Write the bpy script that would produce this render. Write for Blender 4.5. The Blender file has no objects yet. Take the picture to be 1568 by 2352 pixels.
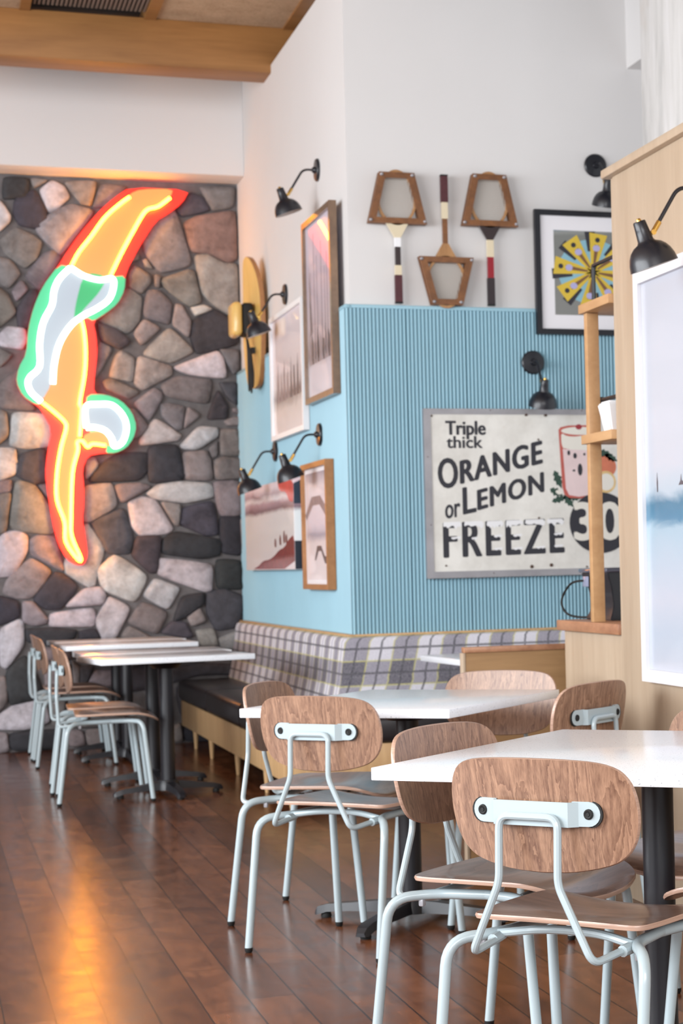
import bpy, bmesh, math, random
from mathutils import Vector, Matrix
S = bpy.context.scene
COL = S.collection
R = random.Random(7)
PI = math.pi

# ---------------------------------------------------------------- camera, world, lights, exposure
cam_d = bpy.data.cameras.new('camera')
cam = bpy.data.objects.new('camera', cam_d)
COL.objects.link(cam)
cam.matrix_world = Matrix([[0.930658, 0.024759, -0.365051, 0.0], [-0.365135, -0.001226, -0.930954, 0.0], [-0.023497, 0.999693, 0.0079, 1.2], [0, 0, 0, 1]])
cam_d.sensor_fit = 'VERTICAL'
cam_d.sensor_height = 36.0
cam_d.sensor_width = 24.0
cam_d.lens = 69.762
cam_d.shift_x = -0.34567
cam_d.shift_y = 0.06058
cam_d.clip_start = 0.05
cam_d.clip_end = 200
cam_d.dof.use_dof = True
cam_d.dof.focus_distance = 4.1
cam_d.dof.aperture_fstop = 9.0
S.camera = cam
S.view_settings.view_transform = 'Standard'
S.view_settings.look = 'None'
S.view_settings.exposure = 0.12
S.view_settings.gamma = 1.0
S.view_settings.use_curve_mapping = False

w = bpy.data.worlds.new('world')
S.world = w
w.use_nodes = True
bg = w.node_tree.nodes['Background']
bg.inputs[0].default_value = (0.93, 0.96, 1.0, 1)
bg.inputs[1].default_value = 1.0

def area(name, loc, target, sx, sy, power, color=(1, 1, 1)):
    d = bpy.data.lights.new(name, 'AREA')
    d.shape = 'RECTANGLE'
    d.size = sx
    d.size_y = sy
    d.energy = power
    d.color = color
    o = bpy.data.objects.new(name, d)
    COL.objects.link(o)
    o.location = loc
    v = Vector(target) - Vector(loc)
    o.rotation_euler = v.to_track_quat('-Z', 'Y').to_euler()
    return o
area('window_daylight', (-4.9, 5.5, 2.5), (1.5, 7.2, 1.0), 9.0, 2.4, 820, (0.92, 0.96, 1.0))
area('rear_daylight_fill', (0.2, -3.4, 3.4), (1.4, 5.5, 0.7), 6.0, 2.2, 420, (0.97, 0.98, 1.0))  # fill light added behind the camera, brightens the tabletops; no entrance is built

# ---------------------------------------------------------------- helpers
def srgb(r, g, b):
    f = lambda c: (c / 255 / 12.92) if c / 255 <= 0.04045 else ((c / 255 + 0.055) / 1.055) ** 2.4
    return (f(r), f(g), f(b), 1.0)

class NT:
    def __init__(s, name):
        s.m = bpy.data.materials.new(name)
        s.m.use_nodes = True
        s.t = s.m.node_tree
        s.b = s.t.nodes['Principled BSDF']
    def n(s, typ, **kw):
        nd = s.t.nodes.new(typ)
        for k, v in kw.items():
            setattr(nd, k, v)
        return nd
    def l(s, a, b):
        s.t.links.new(a, b)
    def set(s, **kw):
        for k, v in kw.items():
            s.b.inputs[k.replace('_', ' ')].default_value = v
    def coord(s, kind='Object', scale=(1, 1, 1), rot=(0, 0, 0)):
        tc = s.n('ShaderNodeTexCoord')
        mp = s.n('ShaderNodeMapping')
        mp.inputs['Scale'].default_value = scale
        mp.inputs['Rotation'].default_value = rot
        s.l(tc.outputs[kind], mp.inputs['Vector'])
        return mp.outputs['Vector']
    def noise(s, vec, scale=5, detail=3, rough=0.5, dist=0.0):
        nz = s.n('ShaderNodeTexNoise')
        nz.inputs['Scale'].default_value = scale
        nz.inputs['Detail'].default_value = detail
        nz.inputs['Roughness'].default_value = rough
        nz.inputs['Distortion'].default_value = dist
        s.l(vec, nz.inputs['Vector'])
        return nz.outputs['Fac']
    def ramp(s, fac, stops, interp='LINEAR'):
        r = s.n('ShaderNodeValToRGB')
        r.color_ramp.interpolation = interp
        e = r.color_ramp.elements
        while len(e) < len(stops):
            e.new(0.5)
        for i, (p, c) in enumerate(stops):
            e[i].position = p
            e[i].color = c
        s.l(fac, r.inputs['Fac'])
        return r.outputs['Color']
    def math(s, op, a, b=None, c=None):
        m = s.n('ShaderNodeMath', operation=op)
        for i, v in enumerate((a, b, c)):
            if v is None:
                continue
            if isinstance(v, (int, float)):
                m.inputs[i].default_value = v
            else:
                s.l(v, m.inputs[i])
        return m.outputs[0]
    def mix(s, fac, a, b, blend='MIX'):
        m = s.n('ShaderNodeMix', data_type='RGBA', blend_type=blend)
        for i, v in ((0, fac), (6, a), (7, b)):
            if isinstance(v, (int, float)):
                m.inputs[i].default_value = v
            elif isinstance(v, tuple):
                m.inputs[i].default_value = v
            else:
                s.l(v, m.inputs[i])
        return m.outputs[2]
    def bump(s, h, strength=0.2, dist=0.01):
        b = s.n('ShaderNodeBump')
        b.inputs['Strength'].default_value = strength
        b.inputs['Distance'].default_value = dist
        s.l(h, b.inputs['Height'])
        s.l(b.outputs['Normal'], s.b.inputs['Normal'])

def plain(name, col, rough=0.5, metal=0.0, coat=0.0, var=0.0, vs=6.0, spec=0.5):
    t = NT(name)
    t.set(Roughness=rough, Metallic=metal)
    t.b.inputs['Coat Weight'].default_value = coat
    t.b.inputs['Coat Roughness'].default_value = 0.05
    t.b.inputs['Specular IOR Level'].default_value = spec
    if var > 0:
        f = t.noise(t.coord(), vs, 4)
        c2 = tuple(min(1, c * (1 + var)) for c in col[:3]) + (1,)
        c1 = tuple(c * (1 - var) for c in col[:3]) + (1,)
        t.l(t.ramp(f, [(0.3, c1), (0.7, c2)]), t.b.inputs['Base Color'])
    else:
        t.b.inputs['Base Color'].default_value = col
    return t.m

def emit(name, col, strength, base=None):
    t = NT(name)
    t.b.inputs['Base Color'].default_value = base or col
    t.b.inputs['Emission Color'].default_value = col
    t.b.inputs['Emission Strength'].default_value = strength
    t.set(Roughness=0.35)
    return t.m

def wood(name, c1, c2, scale, rough=0.4, coat=0.0, cath=0.0, fine=0.35, bumps=0.06):
    """scale: object-space frequency per axis; the grain runs along the axis of the smallest value"""
    t = NT(name)
    v = t.coord('Object', scale)
    a = t.noise(v, 1.0, 4, 0.55, 0.6)
    if cath > 0:
        big = t.noise(t.coord('Object', tuple(k * 0.22 for k in scale)), 1.0, 2, 0.5, 0.4)
        ph = t.math('MULTIPLY', big, cath)
        ph = t.math('ADD', ph, t.math('MULTIPLY', a, 2.2))
        band = t.math('FRACT', ph)
        a = t.math('ADD', t.math('MULTIPLY', a, 0.55), t.math('MULTIPLY', band, 0.38))
    f = t.noise(t.coord('Object', tuple(k * 5 for k in scale)), 1.0, 3, 0.6)
    fac = t.math('ADD', t.math('MULTIPLY', a, 1 - fine), t.math('MULTIPLY', f, fine))
    t.l(t.ramp(fac, [(0.28, c1), (0.72, c2)]), t.b.inputs['Base Color'])
    t.set(Roughness=rough)
    t.b.inputs['Coat Weight'].default_value = coat
    t.b.inputs['Coat Roughness'].default_value = 0.15
    t.bump(fac, bumps, 0.004)
    return t.m

def bm_new():
    return bmesh.new()

def add_box(bm, x0, x1, y0, y1, z0, z1, bev=0.0, mat=0, seg=2):
    vs = [bm.verts.new((x, y, z)) for z in (z0, z1) for y in (y0, y1) for x in (x0, x1)]
    fs = [(0, 2, 3, 1), (4, 5, 7, 6), (0, 1, 5, 4), (2, 6, 7, 3), (0, 4, 6, 2), (1, 3, 7, 5)]
    faces = [bm.faces.new([vs[i] for i in f]) for f in fs]
    for f in faces:
        f.material_index = mat
    if bev > 0:
        es = list({e for f in faces for e in f.edges})
        r = bmesh.ops.bevel(bm, geom=es, offset=bev, segments=seg, affect='EDGES', profile=0.5)
        for f in r['faces']:
            f.material_index = mat
    return vs

def fillet(pts, rad, n=6):
    """round the inner corners of a polyline; rad is one number or one per inner corner"""
    pts = [Vector(p) for p in pts]
    out = [pts[0]]
    for i in range(1, len(pts) - 1):
        r = rad[i - 1] if isinstance(rad, (list, tuple)) else rad
        a, b, c = pts[i - 1], pts[i], pts[i + 1]
        d1 = (a - b).normalized()
        d2 = (c - b).normalized()
        r1 = min(r, (a - b).length * 0.49)
        r2 = min(r, (c - b).length * 0.49)
        p, q = b + d1 * r1, b + d2 * r2
        for k in range(n + 1):
            t = k / n
            out.append(p * (1 - t) ** 2 + b * 2 * t * (1 - t) + q * t * t)
    out.append(pts[-1])
    return out

def smooth_line(pts, n=6):
    """Catmull-Rom through the points"""
    P = [Vector(p) for p in pts]
    P = [P[0] * 2 - P[1]] + P + [P[-1] * 2 - P[-2]]
    out = []
    for i in range(1, len(P) - 2):
        p0, p1, p2, p3 = P[i - 1], P[i], P[i + 1], P[i + 2]
        for k in range(n):
            t = k / n
            out.append(0.5 * ((2 * p1) + (p2 - p0) * t + (2 * p0 - 5 * p1 + 4 * p2 - p3) * t * t + (3 * p1 - p0 - 3 * p2 + p3) * t ** 3))
    out.append(P[-2])
    return out

def add_tube(bm, pts, r, seg=10, mat=0, caps=True):
    pts = [Vector(p) for p in pts]
    n = len(pts)
    rs = r if isinstance(r, (list, tuple)) else [r] * n
    tan = []
    for i in range(n):
        a = pts[max(i - 1, 0)]
        b = pts[min(i + 1, n - 1)]
        tan.append((b - a).normalized())
    ref = Vector((0, 0, 1)) if abs(tan[0].z) < 0.9 else Vector((1, 0, 0))
    u = tan[0].cross(ref).normalized()
    rings = []
    for i in range(n):
        u = (u - tan[i] * u.dot(tan[i])).normalized()
        v = tan[i].cross(u)
        rings.append([bm.verts.new(pts[i] + (u * math.cos(2 * PI * k / seg) + v * math.sin(2 * PI * k / seg)) * rs[i]) for k in range(seg)])
    for i in range(n - 1):
        for k in range(seg):
            f = bm.faces.new((rings[i][k], rings[i][(k + 1) % seg], rings[i + 1][(k + 1) % seg], rings[i + 1][k]))
            f.material_index = mat
    if caps:
        bm.faces.new(rings[0][::-1]).material_index = mat
        bm.faces.new(rings[-1]).material_index = mat

def add_lathe(bm, prof, origin=(0, 0, 0), axis=(0, 0, 1), seg=28, mat=0):
    """prof: list of (radius, distance along the axis)"""
    ax = Vector(axis).normalized()
    ref = Vector((1, 0, 0)) if abs(ax.x) < 0.9 else Vector((0, 1, 0))
    u = ax.cross(ref).normalized()
    v = ax.cross(u)
    o = Vector(origin)
    rings = []
    for (r, h) in prof:
        if r < 1e-6:
            rings.append([bm.verts.new(o + ax * h)])
        else:
            rings.append([bm.verts.new(o + ax * h + (u * math.cos(2 * PI * k / seg) + v * math.sin(2 * PI * k / seg)) * r) for k in range(seg)])
    for a, b in zip(rings, rings[1:]):
        for k in range(seg):
            k2 = (k + 1) % seg
            if len(a) == 1 and len(b) == 1:
                continue
            if len(a) == 1:
                f = bm.faces.new((a[0], b[k2], b[k]))
            elif len(b) == 1:
                f = bm.faces.new((a[k], a[k2], b[0]))
            else:
                f = bm.faces.new((a[k], a[k2], b[k2], b[k]))
            f.material_index = mat

def add_prism(bm, poly, place, d0, d1, mat=0):
    """poly: 2D outline; place(a, b, d) -> 3D point; extruded from d0 to d1"""
    A = [bm.verts.new(place(a, b, d0)) for a, b in poly]
    B = [bm.verts.new(place(a, b, d1)) for a, b in poly]
    n = len(poly)
    fs = [bm.faces.new(A), bm.faces.new(B[::-1])]
    for i in range(n):
        j = (i + 1) % n
        fs.append(bm.faces.new((A[i], B[i], B[j], A[j])))
    for f in fs:
        f.material_index = mat
    for f in fs[:2]:
        f.normal_update()
    bmesh.ops.triangulate(bm, faces=fs[:2], ngon_method='EAR_CLIP')

def add_ring(bm, outer, inner, place, d0, d1, mat=0):
    """closed frame between two outlines with the same number of points"""
    n = len(outer)
    V = [[bm.verts.new(place(a, b, d)) for a, b in P] for P in (outer, inner) for d in (d0, d1)]
    o0, o1, i0, i1 = V
    for k in range(n):
        j = (k + 1) % n
        for q in ((o0[k], o0[j], o1[j], o1[k]), (i0[k], i1[k], i1[j], i0[j]), (o1[k], o1[j], i1[j], i1[k]), (o0[k], i0[k], i0[j], o0[j])):
            bm.faces.new(q).material_index = mat

def rect(x0, x1, z0, z1):
    return [(x0, z0), (x1, z0), (x1, z1), (x0, z1)]

def circle(cx, cz, rx, rz=None, n=28, a0=0.0, a1=2 * PI):
    rz = rz or rx
    return [(cx + rx * math.cos(a0 + (a1 - a0) * k / n), cz + rz * math.sin(a0 + (a1 - a0) * k / n)) for k in range(n)]

def add_plate(bm, outline, ctr, fn, thick_dir, th, rings=9):
    """bent plywood: fn(a, b) -> 3D point of one face; the other lies th further along thick_dir"""
    n = len(outline)
    td = Vector(thick_dir) * th
    faces = []
    grids = []
    for side in (0, 1):
        off = td * side
        c = bm.verts.new(Vector(fn(*ctr)) + off)
        rg = []
        for i in range(1, rings + 1):
            t = i / rings
            sh = 0.0012 if i == rings else 0
            rg.append([bm.verts.new(Vector(fn(ctr[0] + (a - ctr[0]) * (t - sh), ctr[1] + (b - ctr[1]) * (t - sh))) + off) for a, b in outline])
        for k in range(n):
            j = (k + 1) % n
            f = (c, rg[0][k], rg[0][j]) if side else (c, rg[0][j], rg[0][k])
            bm.faces.new(f)
            for i in range(rings - 1):
                q = (rg[i][k], rg[i + 1][k], rg[i + 1][j], rg[i][j])
                bm.faces.new(q if side else q[::-1])
        grids.append(rg[-1])
    mid = [bm.verts.new((grids[0][k].co + grids[1][k].co) / 2 + (grids[0][k].co - Vector(fn(*ctr))).normalized() * 0.0025) for k in range(n)]
    for k in range(n):
        j = (k + 1) % n
        bm.faces.new((grids[0][k], grids[0][j], mid[j], mid[k])).material_index = 1
        bm.faces.new((mid[k], mid[j], grids[1][j], grids[1][k])).material_index = 1

def finish(name, bm, mats, parent=None, loc=None, angle=35, flat=False):
    bmesh.ops.recalc_face_normals(bm, faces=bm.faces[:])
    if loc is not None:
        bmesh.ops.translate(bm, verts=bm.verts[:], vec=-Vector(loc))
    me = bpy.data.meshes.new(name)
    bm.to_mesh(me)
    bm.free()
    for m in (mats if isinstance(mats, (list, tuple)) else [mats]):
        me.materials.append(m)
    if not flat:
        for p in me.polygons:
            p.use_smooth = True
        me.set_sharp_from_angle(angle=math.radians(angle))
    o = bpy.data.objects.new(name, me)
    COL.objects.link(o)
    if parent is not None:
        o.parent = parent
    return o

def tag(o, label, cat, group=None):
    o['label'] = label
    o['category'] = cat
    if group:
        o['group'] = group
    return o

def thing(name, label, cat, loc=(0, 0, 0), rz=0.0, group=None):
    o = bpy.data.objects.new(name, None)
    COL.objects.link(o)
    o.empty_display_size = 0.05
    o.location = loc
    o.rotation_euler = (0, 0, rz)
    return tag(o, label, cat, group)

def struct(name, bm, mats, flat=False, angle=30):
    o = finish(name, bm, mats, flat=flat, angle=angle)
    o['kind'] = 'structure'
    return o

def dup(root, loc, rz, label, group=None):
    r = root.copy()
    COL.objects.link(r)
    r.location = loc
    r.rotation_euler = (0, 0, rz)
    r['label'] = label
    if group:
        r['group'] = group
    for ch in list(root.children):
        c = ch.copy()
        COL.objects.link(c)
        c.parent = r
        for g in list(ch.children):
            d = g.copy()
            COL.objects.link(d)
            d.parent = c
    return r

# ---------------------------------------------------------------- materials
M = {}
M['white_wall'] = plain('white_wall', srgb(218, 216, 215), 0.9, var=0.012, vs=2)
M['bulkhead'] = plain('bulkhead_white', srgb(226, 222, 220), 0.9)
M['blue_panel'] = plain('blue_fluted_panel', srgb(143, 183, 198), 0.42, var=0.03, vs=3)
M['steel'] = plain('powder_coated_steel', srgb(172, 187, 192), 0.3, coat=0.25)
M['black_metal'] = plain('black_powder_coat', srgb(24, 24, 30), 0.38)
M['lamp_black'] = plain('black_enamel', srgb(26, 27, 34), 0.36, coat=0.12)
M['lamp_inside'] = plain('lamp_inside_white', srgb(230, 228, 220), 0.5)
M['brass'] = plain('brass', srgb(216, 176, 96), 0.25, metal=1.0)
M['rubber'] = plain('black_rubber', srgb(18, 18, 18), 0.7)
M['clear_plastic'] = plain('clear_plastic', srgb(168, 168, 174), 0.3)
M['leather'] = plain('black_leather', srgb(34, 31, 33), 0.34, var=0.12, vs=14)
M['oak'] = wood('pale_oak', srgb(170, 149, 126), srgb(192, 173, 150), (9, 9, 0.9), 0.45)
M['oak_dark'] = wood('brown_oak', srgb(146, 112, 76), srgb(176, 140, 98), (1.2, 9, 14), 0.45)
M['bench_wood'] = wood('bench_wood', srgb(180, 142, 98), srgb(208, 172, 126), (14, 14, 1.5), 0.45)
M['beam_wood'] = wood('beam_wood', srgb(136, 92, 50), srgb(172, 122, 70), (0.8, 9, 9), 0.5)
M['butcher'] = wood('butcher_block', srgb(136, 92, 68), srgb(186, 138, 104), (12, 5, 12), 0.4)
M['shelf_wood'] = wood('shelf_wood', srgb(172, 130, 88), srgb(198, 158, 114), (9, 2, 9), 0.45)
M['veneer'] = wood('walnut_veneer', srgb(104, 72, 56), srgb(176, 138, 112), (52, 52, 6), 0.40, coat=0.2, cath=9.0, fine=0.42, bumps=0.1)
M['seat_veneer'] = wood('seat_veneer', srgb(98, 72, 58), srgb(136, 104, 86), (5, 30, 5), 0.3, coat=0.45, cath=6.0, fine=0.3, bumps=0.06)
M['ply_edge'] = wood('plywood_edge', srgb(150, 116, 98), srgb(206, 172, 152), (3, 3, 260), 0.4, coat=0.3)
M['press'] = wood('racket_press_wood', srgb(92, 54, 26), srgb(142, 92, 50), (14, 14, 14), 0.45, coat=0.2)
M['racket_wood'] = wood('racket_ash', srgb(150, 104, 62), srgb(192, 146, 96), (20, 20, 4), 0.35, coat=0.3)
M['alu'] = plain('weathered_aluminium', srgb(168, 166, 170), 0.42, metal=0.6, var=0.12, vs=9)
M['ink'] = plain('sign_ink', srgb(44, 44, 52), 0.5)
M['white_frame'] = plain('white_frame', srgb(240, 240, 242), 0.4)
M['black_frame'] = plain('black_frame', srgb(22, 22, 30), 0.4)
M['mat_board'] = plain('mat_board', srgb(232, 230, 234), 0.6)
M['frame_wood'] = wood('frame_wood', srgb(150, 100, 60), srgb(182, 130, 84), (9, 9, 9), 0.4)
M['board_wood'] = wood('board_wood', srgb(216, 172, 90), srgb(238, 202, 122), (10, 10, 1.5), 0.35, coat=0.4)
M['concrete'] = None

def mk_concrete():
    t = NT('raw_concrete')
    v = t.coord('Object', (6, 6, 0.9))
    a = t.noise(v, 1.6, 7, 0.62, 0.4)
    b = t.noise(t.coord(), 1.4, 4)
    c = t.ramp(a, [(0.3, srgb(176, 176, 175)), (0.5, srgb(200, 199, 197)), (0.7, srgb(212, 211, 211))])
    st = t.ramp(b, [(0.62, (1, 1, 1, 1)), (0.8, srgb(226, 206, 186))])
    t.l(t.mix(1.0, c, st, 'MULTIPLY'), t.b.inputs['Base Color'])
    t.set(Roughness=0.85)
    t.bump(a, 0.25, 0.01)
    return t.m
M['concrete'] = mk_concrete()

def mk_quartz():
    t = NT('white_quartz')
    v = t.n('ShaderNodeTexVoronoi')
    v.inputs['Scale'].default_value = 210
    t.l(t.coord(), v.inputs['Vector'])
    n = t.noise(t.coord(), 60, 2)
    sp = t.math('LESS_THAN', v.outputs['Distance'], 0.26)
    pick = t.math('GREATER_THAN', t.noise(t.coord(), 140, 1), 0.56)
    f = t.math('MULTIPLY', sp, pick)
    t.l(t.mix(f, srgb(243, 248, 254), srgb(168, 170, 180)), t.b.inputs['Base Color'])
    t.set(Roughness=0.16)
    return t.m
M['quartz'] = mk_quartz()

def mk_floor():
    t = NT('floor_planks')
    tc = t.n('ShaderNodeTexCoord')
    sx = t.n('ShaderNodeSeparateXYZ')
    t.l(tc.outputs['Object'], sx.inputs[0])
    W = 0.1285
    u = t.math('DIVIDE', t.math('ADD', sx.outputs['X'], -0.317 + 20 * W), W)
    col = t.math('FLOOR', u)
    wn = t.n('ShaderNodeTexWhiteNoise', noise_dimensions='1D')
    t.l(col, wn.inputs['W'])
    vv = t.math('ADD', t.math('DIVIDE', sx.outputs['Y'], 1.9), t.math('MULTIPLY', wn.outputs['Value'], 7.3))
    row = t.math('FLOOR', vv)
    cb = t.n('ShaderNodeCombineXYZ')
    t.l(col, cb.inputs[0])
    t.l(row, cb.inputs[1])
    wn2 = t.n('ShaderNodeTexWhiteNoise', noise_dimensions='2D')
    t.l(cb.outputs[0], wn2.inputs['Vector'])
    sh = t.n('ShaderNodeVectorMath', operation='MULTIPLY_ADD')
    t.l(cb.outputs[0], sh.inputs[0])
    sh.inputs[1].default_value = (3.7, 5.1, 1.3)
    t.l(tc.outputs['Object'], sh.inputs[2])
    mp = t.n('ShaderNodeMapping')
    mp.inputs['Scale'].default_value = (9, 1.6, 1)
    t.l(sh.outputs[0], mp.inputs['Vector'])
    g = t.noise(mp.outputs[0], 1.5, 6, 0.62, 1.2)
    mp2 = t.n('ShaderNodeMapping')
    mp2.inputs['Scale'].default_value = (5, 4, 1)
    t.l(sh.outputs[0], mp2.inputs['Vector'])
    bl = t.noise(mp2.outputs[0], 1.3, 5, 0.6, 0.8)
    base = t.ramp(wn2.outputs['Value'], [(0.0, srgb(98, 57, 36)), (0.5, srgb(118, 72, 46)), (1.0, srgb(140, 90, 60))])
    gr = t.ramp(g, [(0.25, srgb(176, 166, 160)), (0.6, srgb(255, 250, 245))])
    c = t.mix(1.0, base, gr, 'MULTIPLY')
    bb = t.ramp(bl, [(0.2, srgb(196, 184, 178)), (0.6, srgb(255, 252, 250))])
    c = t.mix(1.0, c, bb, 'MULTIPLY')
    # knots
    kn = t.n('ShaderNodeTexVoronoi')
    kn.inputs['Scale'].default_value = 1.05
    mp3 = t.n('ShaderNodeMapping')
    mp3.inputs['Scale'].default_value = (1.6, 1, 1)
    t.l(sh.outputs[0], mp3.inputs['Vector'])
    t.l(mp3.outputs[0], kn.inputs['Vector'])
    kf = t.ramp(t.math('ADD', kn.outputs['Distance'], t.math('MULTIPLY', g, 0.03)), [(0.026, (1, 1, 1, 1)), (0.036, (0, 0, 0, 1))])
    c = t.mix(kf, c, srgb(44, 28, 20))
    # seams
    du = t.math('ABSOLUTE', t.math('SUBTRACT', t.math('FRACT', u), 0.5))
    dv = t.math('ABSOLUTE', t.math('SUBTRACT', t.math('FRACT', vv), 0.5))
    s1 = t.math('GREATER_THAN', du, 0.478)
    s2 = t.math('GREATER_THAN', dv, 0.4988)
    seam = t.math('MAXIMUM', s1, s2)
    c = t.mix(t.math('MULTIPLY', seam, 0.85), c, srgb(34, 20, 14))
    t.l(c, t.b.inputs['Base Color'])
    rr = t.ramp(bl, [(0.3, (0.19, 0.19, 0.19, 1)), (0.7, (0.27, 0.27, 0.27, 1))])
    t.l(rr, t.b.inputs['Roughness'])
    hh = t.math('SUBTRACT', t.math('MULTIPLY', g, 0.25), seam)
    t.bump(hh, 0.12, 0.004)
    return t.m
M['floor'] = mk_floor()

def mk_stone():
    t = NT('field_stone')
    at = t.n('ShaderNodeVertexColor', layer_name='Col')
    a = t.noise(t.coord(), 5.5, 7, 0.65, 0.4)
    b = t.noise(t.coord(), 22, 5, 0.7)
    k = t.ramp(a, [(0.25, srgb(176, 172, 171)), (0.5, srgb(242, 240, 239)), (0.72, srgb(255, 255, 255))])
    c = t.mix(1.0, at.outputs['Color'], k, 'MULTIPLY')
    k2 = t.ramp(b, [(0.3, srgb(212, 210, 209)), (0.7, srgb(255, 255, 255))])
    c = t.mix(1.0, c, k2, 'MULTIPLY')
    rust = t.ramp(t.noise(t.coord('Object', (1, 1, 1), (0.4, 0.2, 0.9)), 3.3, 4, 0.6), [(0.55, (0, 0, 0, 1)), (0.75, (1, 1, 1, 1))])
    c = t.mix(t.math('MULTIPLY', rust, 0.25), c, t.mix(1.0, c, srgb(214, 172, 142), 'MULTIPLY'))
    t.l(c, t.b.inputs['Base Color'])
    t.set(Roughness=0.85)
    t.bump(t.math('ADD', a, t.math('MULTIPLY', b, 0.5)), 0.5, 0.02)
    return t.m
M['stone'] = mk_stone()
M['mortar'] = plain('mortar', srgb(108, 103, 103), 0.95, var=0.15, vs=20)

def mk_fibre():
    t = NT('acoustic_fibre_panel')
    a = t.noise(t.coord('Object', (60, 60, 60)), 1.0, 5, 0.7, 1.0)
    b = t.noise(t.coord(), 9, 3)
    t.l(t.ramp(t.math('ADD', t.math('MULTIPLY', a, 0.7), t.math('MULTIPLY', b, 0.3)), [(0.3, srgb(160, 130, 100)), (0.7, srgb(220, 190, 158))]), t.b.inputs['Base Color'])
    t.set(Roughness=0.95)
    t.bump(a, 0.6, 0.01)
    return t.m
M['fibre'] = mk_fibre()

def mk_plaid():
    t = NT('plaid_upholstery')
    uv = t.n('ShaderNodeUVMap', uv_map='UVMap')
    sp = t.n('ShaderNodeSeparateXYZ')
    t.l(uv.outputs[0], sp.inputs[0])
    P = 0.262
    def bands(x, off):
        q = t.math('FRACT', t.math('DIVIDE', t.math('ADD', x, off + 10 * P), P))
        dark = t.math('LESS_THAN', q, 0.5)                      # wide grey band
        line = t.math('LESS_THAN', t.math('ABSOLUTE', t.math('SUBTRACT', t.math('FRACT', t.math('MULTIPLY', q, 2)), 0.5)), 0.045)
        e = t.math('ABSOLUTE', t.math('SUBTRACT', t.math('FRACT', t.math('MULTIPLY', q, 2)), 0.5))
        yel = t.math('GREATER_THAN', e, 0.465)
        return dark, line, yel
    d1, l1, y1 = bands(sp.outputs[0], 0.0)
    d2, l2, y2 = bands(sp.outputs[1], 0.0)
    s = t.math('ADD', d1, d2)
    c = t.ramp(t.math('DIVIDE', s, 2), [(0.0, srgb(216, 214, 224)), (0.25, srgb(150, 146, 160)), (0.75, srgb(86, 82, 96))], 'CONSTANT')
    y = t.math('MAXIMUM', y1, y2)
    c = t.mix(t.math('MULTIPLY', y, 0.6), c, srgb(202, 196, 110))
    l = t.math('MAXIMUM', l1, l2)
    c = t.mix(t.math('MULTIPLY', l, 0.8), c, srgb(46, 44, 58))
    n = t.noise(t.coord('Object', (1, 1, 1)), 260, 2)
    c = t.mix(0.16, c, t.ramp(n, [(0.35, (0, 0, 0, 1)), (0.65, (1, 1, 1, 1))]))
    t.l(c, t.b.inputs['Base Color'])
    t.set(Roughness=0.9)
    return t.m
M['plaid'] = mk_plaid()

def mk_sign_face():
    t = NT('enamel_sign_face')
    a = t.noise(t.coord(), 5, 6, 0.65)
    r1 = t.ramp(t.noise(t.coord(), 7.5, 5, 0.7, 0.6), [(0.66, (0, 0, 0, 1)), (0.80, (1, 1, 1, 1))])
    c = t.ramp(a, [(0.3, srgb(206, 203, 196)), (0.65, srgb(232, 230, 224))])
    c = t.mix(t.math('MULTIPLY', r1, 0.55), c, srgb(176, 128, 84))
    t.l(c, t.b.inputs['Base Color'])
    t.set(Roughness=0.4)
    return t.m
M['sign_face'] = mk_sign_face()

def mk_sea(name, stops, zc, zs, wob=0.1, coat=0.6, rough=0.5):
    """a print whose tones change with height (object z), broken up by noise; sky, wave, foam"""
    t = NT(name)
    sp = t.n('ShaderNodeSeparateXYZ')
    tc = t.n('ShaderNodeTexCoord')
    t.l(tc.outputs['Object'], sp.inputs[0])
    n = t.noise(t.coord('Object', (1.0, 1.6, 3.5)), 3.2, 6, 0.6, 0.7)
    z = t.math('DIVIDE', t.math('SUBTRACT', sp.outputs['Z'], zc), zs)
    z = t.math('ADD', z, t.math('MULTIPLY', t.math('SUBTRACT', n, 0.5), wob))
    t.l(t.ramp(z, stops), t.b.inputs['Base Color'])
    t.set(Roughness=rough)
    t.b.inputs['Coat Weight'].default_value = coat
    t.b.inputs['Coat Roughness'].default_value = 0.02
    return t.m

# ---------------------------------------------------------------- the setting
XA, YB, YS, ZT = 2.16, 10.41, 14.17, 4.38     # side wall, sign wall, stone wall, wall top
CEIL = 4.62
bm = bm_new(); add_box(bm, -6, 6.2, -4, 14.6, -0.12, 0.0); struct('floor', bm, M['floor'], flat=True)

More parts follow.
